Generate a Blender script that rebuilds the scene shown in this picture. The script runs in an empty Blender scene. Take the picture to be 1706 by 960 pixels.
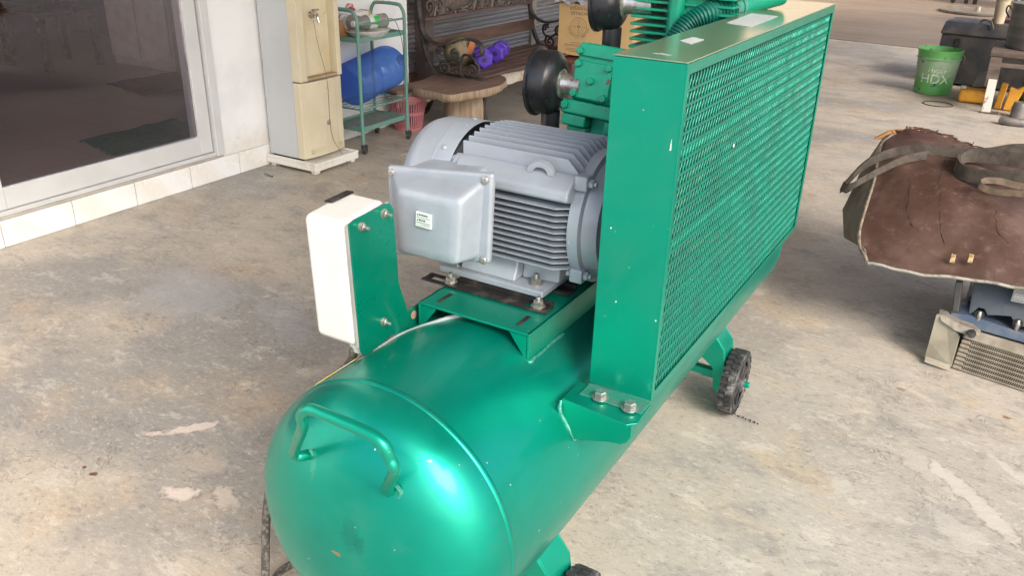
import bpy, bmesh, math, random
from mathutils import Vector, Matrix
random.seed(7)
S = bpy.context.scene
COL = S.collection
V = Vector
PI = math.pi
# ------------------------------------------------------------------ camera
cam_d = bpy.data.cameras.new('camera'); cam = bpy.data.objects.new('camera', cam_d); COL.objects.link(cam)
fw = V((-0.455724, 0.784281, -0.420973)); rt = V((0.858678, 0.511943, 0.024199)); up = V((-0.234493, 0.350452, 0.906750))
M3 = Matrix((rt, up, -fw)).transposed()
cam.matrix_world = Matrix.Translation(V((0.757052, -0.899498, 1.388389))) @ M3.to_4x4()
cam_d.sensor_width = 36.0; cam_d.lens = 29.4316
cam_d.clip_start = 0.05; cam_d.clip_end = 300
S.camera = cam
# ------------------------------------------------------------------ world, sun, exposure
W = bpy.data.worlds.new("World"); S.world = W; W.use_nodes = True
SUN_EL = math.radians(40); SUN_AZ = math.radians(121)      # azimuth from +Y towards +X
nt = W.node_tree; bg = nt.nodes['Background']
sky = nt.nodes.new('ShaderNodeTexSky'); sky.sky_type = 'NISHITA'; sky.sun_disc = False
sky.sun_elevation = SUN_EL; sky.sun_rotation = SUN_AZ
sky.air_density = 1.0; sky.dust_density = 4.0; sky.ozone_density = 1.0
nt.links.new(sky.outputs[0], bg.inputs[0]); bg.inputs[1].default_value = 0.15
sd = bpy.data.lights.new('sun', 'SUN'); sd.energy = 1.4; sd.angle = math.radians(28); sd.color = (1, .965, .90)
sun = bpy.data.objects.new('sun', sd); COL.objects.link(sun)
sdir = V((math.sin(SUN_AZ)*math.cos(SUN_EL), math.cos(SUN_AZ)*math.cos(SUN_EL), math.sin(SUN_EL)))
sun.rotation_euler = sdir.to_track_quat('Z', 'Y').to_euler()
S.view_settings.view_transform = 'Standard'; S.view_settings.look = 'None'
S.view_settings.exposure = 1.27; S.view_settings.gamma = 1
S.render.engine = 'CYCLES'
S.cycles.max_bounces = 10; S.cycles.diffuse_bounces = 6; S.cycles.glossy_bounces = 5; S.cycles.transmission_bounces = 8; S.cycles.transparent_max_bounces = 12

# ------------------------------------------------------------------ mesh helpers
class MB:
    def __init__(s): s.v = []; s.f = []
    def add(s, vs, fs):
        n = len(s.v); s.v += [tuple(v) for v in vs]; s.f += [tuple(i+n for i in f) for f in fs]; return s
    def box(s, a, b, M=None):
        x0, y0, z0 = a; x1, y1, z1 = b
        vs = [V((x, y, z)) for z in (z0, z1) for y in (y0, y1) for x in (x0, x1)]
        if M: vs = [M @ v for v in vs]
        return s.add(vs, [(0, 2, 3, 1), (4, 5, 7, 6), (0, 1, 5, 4), (2, 6, 7, 3), (0, 4, 6, 2), (1, 3, 7, 5)])
    def cyl(s, p0, p1, r0, r1=None, n=20, cap=True):
        if r1 is None: r1 = r0
        return s.lathe([(0, r0), ((V(p1)-V(p0)).length, r1)], p0, V(p1)-V(p0), n, cap)
    def lathe(s, prof, o, ax, n=32, cap=True, ref=None):
        o = V(o); ax = V(ax).normalized()
        if ref is None: ref = V((0, 0, 1)) if abs(ax.z) < .9 else V((1, 0, 0))
        e1 = (V(ref)-ax*V(ref).dot(ax)).normalized(); e2 = ax.cross(e1)
        vs = []; fs = []
        for (h, r) in prof:
            for k in range(n):
                a = 2*PI*k/n; vs.append(o+ax*h+(e1*math.cos(a)+e2*math.sin(a))*r)
        for i in range(len(prof)-1):
            for k in range(n):
                k2 = (k+1) % n; fs.append((i*n+k, i*n+k2, (i+1)*n+k2, (i+1)*n+k))
        if cap:
            fs.append(tuple(range(n-1, -1, -1))); fs.append(tuple((len(prof)-1)*n+k for k in range(n)))
        return s.add(vs, fs)
    def tube(s, pts, r, n=10, smooth=0, closed=False, cap=True):
        pts = [V(p) for p in pts]
        if smooth: pts = catmull(pts, smooth, closed)
        m = len(pts); rs = r if isinstance(r, (list, tuple)) else [r]*m
        vs = []; fs = []; prev = None
        for i, p in enumerate(pts):
            if closed: t = (pts[(i+1) % m]-pts[i-1]).normalized()
            else: t = (pts[min(i+1, m-1)]-pts[max(i-1, 0)]).normalized()
            if prev is None:
                ref = V((0, 0, 1)) if abs(t.z) < .9 else V((1, 0, 0))
                e = (ref-t*ref.dot(t)).normalized()
            else:
                e = (prev-t*prev.dot(t)).normalized()
            prev = e; e2 = t.cross(e)
            for k in range(n):
                a = 2*PI*k/n; vs.append(p+(e*math.cos(a)+e2*math.sin(a))*rs[i])
        for i in range(m if closed else m-1):
            for k in range(n):
                k2 = (k+1) % n; j = (i+1) % m
                fs.append((i*n+k, i*n+k2, j*n+k2, j*n+k))
        if cap and not closed:
            fs.append(tuple(range(n-1, -1, -1))); fs.append(tuple((m-1)*n+k for k in range(n)))
        return s.add(vs, fs)
    def prism(s, poly, ext):
        poly = [V(p) for p in poly]; ext = V(ext); n = len(poly)
        vs = poly+[p+ext for p in poly]
        fs = [tuple(range(n)), tuple(range(2*n-1, n-1, -1))]+[(i, i+n, (i+1) % n+n, (i+1) % n) for i in range(n)]
        return s.add(vs, fs)
    def ribbon(s, pts, w, t, nrm=None, smooth=0):
        """flat band along pts; w = vector half width, t thickness"""
        pts = [V(p) for p in pts]
        if smooth: pts = catmull(pts, smooth)
        vs = []; fs = []; m = len(pts)
        for i, p in enumerate(pts):
            tg = (pts[min(i+1, m-1)]-pts[max(i-1, 0)]).normalized()
            wv = V(w) if not callable(w) else V(w(i/(m-1)))
            nn = tg.cross(wv).normalized()*t/2
            for a, b in ((1, 1), (-1, 1), (-1, -1), (1, -1)): vs.append(p+wv*a+nn*b)
        for i in range(m-1):
            for k in range(4):
                k2 = (k+1) % 4; fs.append((i*4+k, i*4+k2, (i+1)*4+k2, (i+1)*4+k))
        fs.append((3, 2, 1, 0)); fs.append(tuple((m-1)*4+k for k in range(4)))
        return s.add(vs, fs)
    def sheet(s, grid, th=None):
        """grid[r][c] of points -> sheet, th = thickness vector"""
        R_ = len(grid); C_ = len(grid[0]); top = [V(p) for row in grid for p in row]; fs = []
        idx = lambda r, c: r*C_+c
        for r in range(R_-1):
            for c in range(C_-1): fs.append((idx(r, c), idx(r, c+1), idx(r+1, c+1), idx(r+1, c)))
        vs = list(top)
        if th is not None:
            n = len(top); vs += [p+V(th) for p in top]
            fs += [tuple(i+n for i in reversed(f)) for f in list(fs)]
            ring = [idx(0, c) for c in range(C_)]+[idx(r, C_-1) for r in range(1, R_)]+[idx(R_-1, c) for c in range(C_-2, -1, -1)]+[idx(r, 0) for r in range(R_-2, 0, -1)]
            for i in range(len(ring)):
                a = ring[i]; b = ring[(i+1) % len(ring)]; fs.append((b, a, a+n, b+n))
        return s.add(vs, fs)
    def hexbolt(s, p, ax, r=.008, h=.006, washer=True, stud=0):
        p = V(p); ax = V(ax).normalized()
        if washer: s.lathe([(0, r*1.35), (h*.22, r*1.35)], p, ax, 16); p = p+ax*h*.2
        s.lathe([(0, r), (h*.85, r), (h, r*.82)], p, ax, 6)
        if stud: s.lathe([(h*.9, r*.5), (h+stud*.85, r*.5), (h+stud, r*.4)], p, ax, 10)
        return s

def catmull(P, k, closed=False):
    out = []; m = len(P)
    rng = range(m) if closed else range(m-1)
    for i in rng:
        p0 = P[i-1] if (i > 0 or closed) else P[0]*2-P[1]; p1 = P[i]; p2 = P[(i+1) % m]
        p3 = P[(i+2) % m] if (closed or i+2 < m) else P[-1]*2-P[-2]
        for j in range(k):
            t = j/k; out.append(.5*((2*p1)+(p2-p0)*t+(2*p0-5*p1+4*p2-p3)*t*t+(3*p1-p0-3*p2+p3)*t**3))
    if not closed: out.append(P[-1])
    return out

WL = {}
def obj(name, mb, m, parent=None, smooth=None, bevel=0, seg=2, sub=0, kind=None):
    me = bpy.data.meshes.new(name)
    lo = [min(v[i] for v in mb.v) for i in range(3)]; hi = [max(v[i] for v in mb.v) for i in range(3)]
    c = V(((lo[0]+hi[0])/2, (lo[1]+hi[1])/2, lo[2] if parent is None else (lo[2]+hi[2])/2))
    me.from_pydata([V(v)-c for v in mb.v], [], mb.f)
    bm = bmesh.new(); bm.from_mesh(me); bmesh.ops.recalc_face_normals(bm, faces=bm.faces); bm.to_mesh(me); bm.free()
    me.materials.append(m)
    o = bpy.data.objects.new(name, me); COL.objects.link(o); WL[o.name] = c
    if parent: o.parent = parent; o.location = c-WL[parent.name]
    else: o.location = c
    if smooth is not None:
        me.shade_smooth(); me.set_sharp_from_angle(angle=math.radians(smooth))
    if bevel:
        b = o.modifiers.new('bevel', 'BEVEL'); b.width = bevel; b.segments = seg; b.limit_method = 'ANGLE'; b.angle_limit = math.radians(35); b.harden_normals = True
        me.shade_smooth(); 
    if sub:
        b = o.modifiers.new('sub', 'SUBSURF'); b.levels = sub; b.render_levels = sub; me.shade_smooth()
    if kind: o['kind'] = kind
    return o
def thing(name, label, cat, loc, group=None):
    o = bpy.data.objects.new(name, None); COL.objects.link(o); o.location = loc; WL[o.name] = V(loc)
    o.empty_display_size = .1
    return tag(o, label, cat, group)
def tag(o, label=None, cat=None, group=None, kind=None):
    if label: o['label'] = label
    if cat: o['category'] = cat
    if group: o['group'] = group
    if kind: o['kind'] = kind
    return o
def clone(o, d, parent=None):
    """copy a part (shared mesh) moved by d"""
    c = o.copy(); COL.objects.link(c)
    if parent: c.parent = parent; c.location = WL[o.name]+V(d)-WL[parent.name]
    else: c.location = o.location+V(d)
    WL[c.name] = WL[o.name]+V(d)
    return c
def text_mb(txt, size, M, depth=.0006, mapf=None, align='CENTER'):
    cu = bpy.data.curves.new('t', 'FONT'); cu.body = txt; cu.size = size; cu.extrude = depth/2; cu.align_x = align; cu.resolution_u = 3
    o = bpy.data.objects.new('t', cu); COL.objects.link(o)
    dg = bpy.context.evaluated_depsgraph_get(); dg.update()
    me = bpy.data.meshes.new_from_object(o.evaluated_get(dg))
    mb = MB(); vs = [v.co.copy() for v in me.vertices]
    if mapf: vs = [mapf(v) for v in vs]
    else: vs = [M @ v for v in vs]
    mb.add(vs, [tuple(p.vertices) for p in me.polygons])
    bpy.data.objects.remove(o); bpy.data.curves.remove(cu); bpy.data.meshes.remove(me)
    return mb

# ------------------------------------------------------------------ material helpers
class NT:
    def __init__(s, name):
        s.m = bpy.data.materials.new(name); s.m.use_nodes = True; s.t = s.m.node_tree; s.b = s.t.nodes['Principled BSDF']
        s.tc = s.t.nodes.new('ShaderNodeTexCoord').outputs['Object']
    def n(s, ty, **kw):
        nd = s.t.nodes.new(ty)
        for k, v in kw.items():
            if k.startswith('i_'): nd.inputs[k[2:]].default_value = v
            else: setattr(nd, k, v)
        return nd
    def l(s, a, b): s.t.links.new(a, b); return s
    def noise(s, scale, detail=6, rough=.55, vec=None, dist=0):
        nd = s.n('ShaderNodeTexNoise'); nd.inputs['Scale'].default_value = scale; nd.inputs['Detail'].default_value = detail
        nd.inputs['Roughness'].default_value = rough; nd.inputs['Distortion'].default_value = dist
        s.l(vec if vec is not None else s.tc, nd.inputs['Vector']); return nd.outputs['Fac']
    def mapv(s, sc=(1, 1, 1), rot=(0, 0, 0), loc=(0, 0, 0), vec=None):
        nd = s.n('ShaderNodeMapping'); nd.inputs['Scale'].default_value = sc; nd.inputs['Rotation'].default_value = rot; nd.inputs['Location'].default_value = loc
        s.l(vec if vec is not None else s.tc, nd.inputs['Vector']); return nd.outputs[0]
    def ramp(s, fac, lo, hi, a=0., b=1.):
        nd = s.n('ShaderNodeMapRange'); nd.interpolation_type = 'SMOOTHSTEP'
        nd.inputs['From Min'].default_value = lo; nd.inputs['From Max'].default_value = hi; nd.inputs['To Min'].default_value = a; nd.inputs['To Max'].default_value = b
        s.l(fac, nd.inputs['Value']); return nd.outputs[0]
    def mix(s, fac, a, b, mode='MIX'):
        nd = s.n('ShaderNodeMix'); nd.data_type = 'RGBA'; nd.blend_type = mode
        for k, v in ((0, fac), (6, a), (7, b)):
            if isinstance(v, (int, float)): nd.inputs[k].default_value = v
            elif isinstance(v, (tuple, list)): nd.inputs[k].default_value = (*v[:3], 1)
            else: s.l(v, nd.inputs[k])
        return nd.outputs[2]
    def math(s, op, a, b=0.):
        nd = s.n('ShaderNodeMath'); nd.operation = op
        for k, v in ((0, a), (1, b)):
            if isinstance(v, (int, float)): nd.inputs[k].default_value = v
            else: s.l(v, nd.inputs[k])
        return nd.outputs[0]
    def bump(s, h, strength=.3, dist=.002):
        nd = s.n('ShaderNodeBump'); nd.inputs['Strength'].default_value = strength; nd.inputs['Distance'].default_value = dist
        s.l(h, nd.inputs['Height']); s.l(nd.outputs[0], s.b.inputs['Normal']); return s
    def set(s, **kw):
        for k, v in kw.items():
            inp = s.b.inputs[k.replace('_', ' ')]
            if isinstance(v, (int, float)): inp.default_value = v
            elif isinstance(v, tuple): inp.default_value = (*v[:3], 1)
            else: s.l(v, inp)
        return s

def simple(name, c, c2=None, rough=.5, metal=0., sc=8., bump=.15, bdist=.001, bsc=60., coat=0., lo=.4, hi=.65, spec=.5, rv=.12, detail=6, specks=None, map_sc=None):
    """base colour c, mottled with c2; fine bump; optional specks (colour, amount)"""
    t = NT(name); vec = t.mapv(sc=map_sc) if map_sc else None
    if c2 is None: c2 = tuple(x*.82 for x in c)
    n = t.noise(sc, detail, .6, vec)
    col = t.mix(t.ramp(n, lo, hi), c, c2)
    if specks:
        sp = t.noise(specks[1], 2, .5); col = t.mix(t.ramp(sp, specks[2], specks[2]+.03), col, specks[0])
    t.set(Base_Color=col, Metallic=metal, Roughness=t.ramp(t.noise(sc*2.3, 4), .3, .7, rough-rv, rough+rv), Specular_IOR_Level=spec)
    if coat: t.set(Coat_Weight=coat, Coat_Roughness=.08)
    if bump: t.bump(t.noise(bsc, 5, .6, vec), bump, bdist)
    return t.m

# green pearl paint, with dust, chips and specks
def green_paint(name, base, dark, rough=.36, metal=.62, coat=.25, dust=.05, chips=.81, cior=1.5):
    t = NT(name)
    big = t.noise(3.2, 5, .6)
    col = t.mix(t.ramp(big, .35, .7), base, dark)
    dn = t.noise(14, 8, .65)
    col = t.mix(t.math('MULTIPLY', t.ramp(dn, .48, .75), dust), col, (.30, .33, .28))
    sp = t.noise(170, 1, .4); col = t.mix(t.ramp(sp, chips, chips+.02), col, (.55, .6, .55))
    rs = t.noise(40, 3, .6); col = t.mix(t.ramp(rs, .79, .81), col, (.20, .10, .05))
    t.set(Base_Color=col, Metallic=metal, Roughness=t.ramp(dn, .3, .75, rough-.04, rough+.08), Coat_Weight=coat, Coat_Roughness=.12, Coat_IOR=cior, Specular_IOR_Level=.3)
    t.bump(t.noise(160, 3, .5), .035, .001)
    return t.m
GREEN = green_paint('green_enamel', (.0, .315, .208), (.0, .285, .188))
GREEN_CAST = simple('green_cast_paint', (.0, .28, .165), (.02, .19, .12), rough=.42, metal=.15, sc=30, bump=.4, bsc=90, lo=.45, hi=.8, specks=((.10, .07, .05), 38, .70))
GREEN_HOSE = simple('green_hose_paint', (.005, .17, .12), (.0, .10, .075), rough=.5, metal=.1)
GREEN_CART = simple('cart_green_paint', (.10, .27, .22), (.15, .24, .20), rough=.45, sc=20, specks=((.25, .16, .10), 40, .70))
GREY = simple('motor_grey_paint', (.325, .365, .415), (.28, .32, .365), rough=.42, metal=.15, sc=9, bump=.12, bsc=120, coat=.15, specks=((.75, .77, .8), 90, .76))
STEEL = simple('zinc_steel', (.52, .50, .47), (.35, .33, .30), rough=.35, metal=.85, sc=50)
BLACK = simple('black_paint', (.012, .013, .016), (.02, .021, .024), rough=.38, sc=12, bump=.05, coat=.1, specks=((.3, .3, .3), 60, .78))
BLACK_STEEL = simple('black_steel', (.022, .02, .019), (.10, .085, .07), rough=.5, metal=.3, sc=25, lo=.5, hi=.75)
RUBBER = simple('black_rubber', (.022, .022, .024), (.19, .185, .175), rough=.7, sc=30, lo=.48, hi=.72, bump=.4, bsc=50)
RUBBER2 = simple('black_plastic', (.02, .021, .024), (.06, .06, .06), rough=.45, sc=20)
WHITE_PL = simple('white_plastic', (.60, .59, .56), (.52, .49, .44), rough=.4, sc=14, bump=.06, lo=.5, hi=.8)
STICKER = None
CABLE = simple('dark_cable', (.05, .047, .042), (.16, .14, .12), rough=.55, sc=120, lo=.45, hi=.6)
CABLE_G = simple('grey_cable', (.33, .35, .37), rough=.5)

def sticker(name, ink, scale, rot, paper=(.72, .73, .72)):
    t = NT(name)
    v = t.mapv(rot=rot)
    w = t.n('ShaderNodeTexWave'); w.wave_type = 'BANDS'; w.bands_direction = 'Y'; w.inputs['Scale'].default_value = scale; w.inputs['Distortion'].default_value = 0
    t.l(v, w.inputs['Vector'])
    n = t.noise(scale*9, 3, .6, t.mapv(sc=(1, .15, 1), rot=rot))
    f = t.math('MULTIPLY', t.ramp(w.outputs['Fac'], .55, .7), t.ramp(n, .42, .5))
    t.set(Base_Color=t.mix(f, paper, ink), Roughness=.45)
    return t.m

# ------------------------------------------------------------------ ground
def concrete():
    t = NT('worn_concrete')
    L = (.44, .39, .32); G = (.275, .262, .24); B = (.42, .335, .24); P = (.60, .55, .48)
    # swirled trowel marks: warp the coordinates
    wn = t.n('ShaderNodeTexNoise'); wn.inputs['Scale'].default_value = 1.3; wn.inputs['Detail'].default_value = 3; t.l(t.tc, wn.inputs['Vector'])
    wv = t.n('ShaderNodeVectorMath'); wv.operation = 'MULTIPLY_ADD'; t.l(wn.outputs['Color'], wv.inputs[0]); wv.inputs[1].default_value = (.18, .18, 0); t.l(t.tc, wv.inputs[2])
    wvec = wv.outputs[0]
    big = t.noise(.75, 4, .55, wvec)
    # right hand side (x > .4) is paler and pinker
    sep = t.n('ShaderNodeSeparateXYZ'); t.l(t.tc, sep.inputs[0])
    side = t.ramp(t.math('ADD', sep.outputs[0], t.math('MULTIPLY', big, .8)), .2, 1.1)
    col = t.mix(t.ramp(big, .47, .60), L, G)
    col = t.mix(side, col, t.mix(t.ramp(big, .35, .7), (.43, .39, .34), (.355, .325, .285)))
    md = t.noise(2.6, 7, .62, wvec)
    col = t.mix(t.math('MULTIPLY', t.ramp(md, .50, .68), .75), col, B)
    md2 = t.noise(3.7, 8, .65, t.mapv(sc=(1, 1.5, 1), rot=(0, 0, .5), loc=(3.1, 1.7, 0), vec=wvec))
    col = t.mix(t.math('MULTIPLY', t.ramp(md2, .50, .64), .6), col, G)
    # flaky trowel streaks
    st = t.noise(6.5, 12, .80, t.mapv(sc=(.8, 1.45, 1), rot=(0, 0, -.45), vec=wvec), .15)
    col = t.mix(t.math('MULTIPLY', t.ramp(st, .545, .60), .42), col, P)
    col = t.mix(t.math('MULTIPLY', t.ramp(st, .455, .40), .40), col, (.19, .17, .15))
    st2 = t.noise(22, 10, .82, t.mapv(sc=(.85, 1.25, 1), rot=(0, 0, .55), vec=wvec), .3)
    col = t.mix(t.math('MULTIPLY', t.ramp(st2, .56, .61), .40), col, (.55, .50, .44))
    col = t.mix(t.math('MULTIPLY', t.ramp(st2, .43, .38), .45), col, (.15, .13, .115))
    gr = t.noise(55, 8, .8, t.mapv(sc=(.8, 1.3, 1), rot=(0, 0, .2)))
    col = t.mix(t.math('MULTIPLY', t.ramp(gr, .55, .62), .42), col, (.64, .59, .51))
    col = t.mix(t.math('MULTIPLY', t.ramp(gr, .45, .38), .55), col, (.16, .135, .11))
    dots = t.noise(120, 2, .5); col = t.mix(t.math('MULTIPLY', t.ramp(dots, .70, .76), .6), col, (.12, .10, .09))
    cr = t.noise(5.5, 6, .7, t.mapv(loc=(9, 2, 4), vec=wvec), .6)
    crack = t.math('SUBTRACT', 1., t.ramp(t.math('ABSOLUTE', t.math('SUBTRACT', cr, .52)), .0, .006))
    gate = t.ramp(t.noise(1.9, 2), .50, .56)
    crack = t.math('MULTIPLY', crack, gate)
    col = t.mix(t.math('MULTIPLY', crack, .6), col, (.13, .11, .095))
    # individual scuffs and spalls (x, y, halfx, halfy, rotation, colour)
    nz = t.noise(9, 5, .65); nz2 = t.noise(38, 4, .6)
    hb = None
    for (x, y, a, b, rz, c, s_) in SCUFFS:
        m = t.mapv(loc=(-x, -y, 0)); m = t.mapv(rot=(0, 0, -rz), vec=m); m = t.mapv(sc=(1/a, 1/b, 0), vec=m)
        ln = t.n('ShaderNodeVectorMath'); ln.operation = 'LENGTH'; t.l(m, ln.inputs[0])
        d = t.math('ADD', ln.outputs['Value'], t.math('ADD', t.math('MULTIPLY', t.math('SUBTRACT', nz, .5), 2.2), t.math('MULTIPLY', t.math('SUBTRACT', nz2, .5), 1.3)))
        k = t.ramp(d, 1.1, .55)
        col = t.mix(t.math('MULTIPLY', k, s_), col, c)
        if s_ > .65 and a*b > .0008:
            rimk = t.math('SUBTRACT', 1., t.ramp(t.math('ABSOLUTE', t.math('SUBTRACT', d, 1.0)), .0, .16)); col = t.mix(t.math('MULTIPLY', rimk, t.math('MULTIPLY', t.ramp(nz2, .42, .55), .45)), col, (.15, .125, .105))
        hb = t.math('MULTIPLY', k, s_) if hb is None else t.math('MAXIMUM', hb, t.math('MULTIPLY', k, s_))
    t.set(Base_Color=col, Roughness=t.ramp(md, .35, .7, .42, .68), Specular_IOR_Level=.45)
    h = t.math('ADD', t.math('MULTIPLY', st, .9), t.math('MULTIPLY', st2, .5))
    h = t.math('SUBTRACT', h, t.math('MULTIPLY', crack, .5))
    h = t.math('SUBTRACT', h, t.math('MULTIPLY', hb, .35))
    h = t.math('ADD', h, t.math('MULTIPLY', gr, .5))
    t.bump(h, .7, .006)
    return t.m
PALE = (.62, .53, .47)
SCUFFS = [(-1.02, .36, .022, .11, -.70, PALE, .85), (-.80, .155, .055, .035, .3, PALE, .9), (-.70, .20, .05, .03, -.3, (.52, .45, .38), .8), (-.86, .27, .09, .04, .1, (.47, .39, .32), .5),
          (-2.15, 3.05, .13, .20, .2, (.62, .58, .52), .75), (-2.3, 3.35, .08, .10, .2, (.6, .56, .5), .6),
          (.80, 1.32, .05, .14, .75, (.50, .45, .40), .5), (.93, 1.22, .03, .20, .70, (.54, .49, .44), .7), (.90, 1.07, .05, .11, .8, (.50, .46, .41), .5), (1.03, 1.40, .015, .15, .8, (.52, .48, .43), .6),
          (.62, 1.10, .03, .05, .2, (.50, .46, .41), .6), (1.13, 1.18, .06, .08, .2, (.56, .52, .47), .7),
          (-1.065, .085, .012, .009, .2, (.12, .02, .012), .9), (-1.11, .09, .007, .006, .2, (.12, .02, .012), .9), (-1.29, 1.0, .22, .10, -.5, (.34, .33, .33), .5), (-1.75, .95, .30, .2, -.4, (.33, .33, .335), .6),
          (.98, 1.72, .012, .01, 0, (.20, .09, .06), .8), (.68, 1.72, .02, .012, 0, (.22, .12, .08), .7)]
g = MB(); g.sheet([[(-60, -40, 0), (60, -40, 0)], [(-60, 90, 0), (60, 90, 0)]])
ground = obj('ground', g, concrete(), kind='structure')
ground.data.transform(Matrix.Translation(WL['ground'])); ground.location = (0, 0, 0)

# floor sheet further back: deeper roof shade is put into its dark colour
t = NT('shaded_floor_concrete'); v = t.mapv(sc=(.5, 1.2, 1))
n1 = t.noise(1.2, 6, .6, v); col = t.mix(t.ramp(n1, .35, .68), (.21, .165, .12), (.165, .12, .09)); n2 = t.noise(6, 7, .65, v)
col = t.mix(t.math('MULTIPLY', t.ramp(n2, .5, .72), .5), col, (.33, .27, .22))
t.set(Base_Color=col, Roughness=.6); t.bump(n2, .3, .004)
sl = MB(); sl.prism([(-3.09, 9.9, 0), (8, 8.9, 0), (8, 40, 0), (-3.09, 40, 0)], (0, 0, .006)); obj('back_floor', sl, t.m, kind='structure')

# ------------------------------------------------------------------ house wall with plinth tiles, sliding door
WX = -2.74
def wall_mat():
    t = NT('white_wall_paint'); n = t.noise(4, 6, .6)
    sep = t.n('ShaderNodeSeparateXYZ'); t.l(t.n('ShaderNodeNewGeometry').outputs['Position'], sep.inputs[0])
    low = t.ramp(t.math('ADD', sep.outputs[2], t.math('MULTIPLY', t.noise(9, 7, .7), .35)), .48, .22)
    col = t.mix(t.ramp(n, .4, .7), (.78, .79, .80), (.70, .71, .72))
    col = t.mix(t.math('MULTIPLY', low, .55), col, (.55, .48, .38))
    cr = t.noise(3.5, 5, .6); crack = t.math('SUBTRACT', 1., t.ramp(t.math('ABSOLUTE', t.math('SUBTRACT', cr, .5)), 0., .004))
    col = t.mix(t.math('MULTIPLY', crack, t.math('MULTIPLY', low, .8)), col, (.3, .26, .2))
    t.set(Base_Color=col, Roughness=.65); t.bump(t.noise(40, 4, .6), .2, .002); return t.m
WALLM = wall_mat()
w = MB()
w.box((WX-.25, 2.045, .118), (WX, 3.66, 3.75)); w.box((WX-.25, .118-4.1, .118), (WX, -1.2, 3.75)); w.box((WX-.25, -1.2, 2.2), (WX, 2.045, 3.75)); w.box((WX-.25, -4, 0), (WX-.012, 3.645, .118))
wall = tag(obj('house_wall', w, WALLM), 'white painted house wall beside the glass door, stained near its foot', 'wall')
TILE = simple('white_plinth_tile', (.78, .785, .78), (.72, .70, .65), rough=.22, sc=5, bump=.03, specks=((.3, .25, .2), 60, .74), coat=.2)
first = None
for k in range(16):
    y1 = 3.655-.0 if k == 0 else None
    y0 = 2.145+.325*(4-k); yb = min(y0+.321, 3.657)
    if y0 > 3.6: continue
    tb = MB(); tb.box((WX-.011, y0+random.uniform(0, .001), .001), (WX+.002+random.uniform(0, .0012), yb, .116))
    obj('tile', tb, TILE, wall, bevel=.0015)
st = MB(); st.box((WX-.25, -1.2, .1185), (WX-.001, 2.045, .130)); obj('door_sill', st, simple('sill_cement', (.42, .39, .35), rough=.6), wall)
# roof interior
ALU = simple('aluminium_frame', (.60, .61, .61), (.56, .565, .56), rough=.42, metal=.15, sc=4, bump=.02)
door = thing('sliding_door', 'aluminium framed sliding door with dark tinted glass in the white wall', 'door', (WX, .5, .13))
f = MB(); f.box((WX-.10, 1.998, .131), (WX+.012, 2.044, 2.199)); obj('door_jamb', f, ALU, door, bevel=.002)
f = MB(); f.box((WX-.10, -1.2, .131), (WX-.002, 1.997, .150)); f.box((WX-.10, -1.2, 2.12), (WX+.01, 1.997, 2.199)); obj('track', f, ALU, door, bevel=.0015)
f = MB(); f.box((WX-.05, 1.915, .153), (WX-.012, 1.990, 2.118)); obj('stile', f, ALU, door, bevel=.003)
f = MB(); f.box((WX-.05, .826, .153), (WX-.012, .896, 2.118)); obj('stile', f, ALU, door, bevel=.003)
f = MB(); f.box((WX-.048, .8965, .153), (WX-.013, 1.9145, .246)); obj('rail', f, ALU, door, bevel=.003)
f = MB(); f.box((WX-.048, .8965, 2.03), (WX-.013, 1.9145, 2.118)); obj('rail', f, ALU, door, bevel=.003)
f = MB(); f.box((WX-.095, -1.19, .153), (WX-.055, -.2, .246)); f.box((WX-.095, -.2, .153), (WX-.055, .86, .246)); f.box((WX-.095, .80, .246), (WX-.055, .87, 2.118)); obj('rear_leaf_frame', f, ALU, door, bevel=.003)
t = NT('tinted_glass'); nodes = t.t.nodes
tr = t.n('ShaderNodeBsdfTransparent'); tr.inputs[0].default_value = (.84, .79, .79, 1); gl = t.n('ShaderNodeBsdfGlossy'); gl.inputs['Roughness'].default_value = .02; gl.inputs[0].default_value = (.9, .9, .95, 1)
fr = t.n('ShaderNodeFresnel'); fr.inputs[0].default_value = 1.5; ms = t.n('ShaderNodeMixShader'); t.l(fr.outputs[0], ms.inputs[0]); t.l(tr.outputs[0], ms.inputs[1]); t.l(gl.outputs[0], ms.inputs[2])
t.l(ms.outputs[0], nodes['Material Output'].inputs[0]); TGLASS = t.m
f = MB(); f.box((WX-.034, .8965, .2465), (WX-.028, 1.9145, 2.0295)); obj('glass_pane', f, TGLASS, door)
f = MB(); f.box((WX-.078, -1.19, .2465), (WX-.072, .799, 2.1)); obj('glass_pane', f, TGLASS, door)
# the room behind the glass
def room_floor():
    t = NT('room_floor_tile'); b = t.n('ShaderNodeTexBrick'); b.offset = 0; b.inputs['Scale'].default_value = 1
    b.inputs['Brick Width'].default_value = .4; b.inputs['Row Height'].default_value = .4; b.inputs['Mortar Size'].default_value = .004
    b.inputs['Color1'].default_value = (.60, .52, .46, 1); b.inputs['Color2'].default_value = (.56, .49, .43, 1); b.inputs['Mortar'].default_value = (.44, .38, .34, 1)
    t.l(t.tc, b.inputs['Vector']); t.set(Base_Color=b.outputs[0], Roughness=.3); return t.m
r_ = MB(); r_.box((-7.5, -2.5, .0), (WX-.251, 4.2, .125)); obj('room_floor', r_, room_floor(), kind='structure')
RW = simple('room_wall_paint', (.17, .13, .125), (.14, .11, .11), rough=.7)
r_ = MB(); r_.box((-7.6, -2.5, .125), (-7.5, 4.2, 2.9)); r_.box((-7.5, 4.2, .0), (WX-.251, 4.3, 2.9)); r_.box((-7.5, -2.5, 2.8), (WX-.251, 4.2, 2.9))  # one side left out to let sky light into the room
tag(obj('room_wall', r_, RW), 'walls of the dim room behind the tinted sliding door', 'wall')
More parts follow.
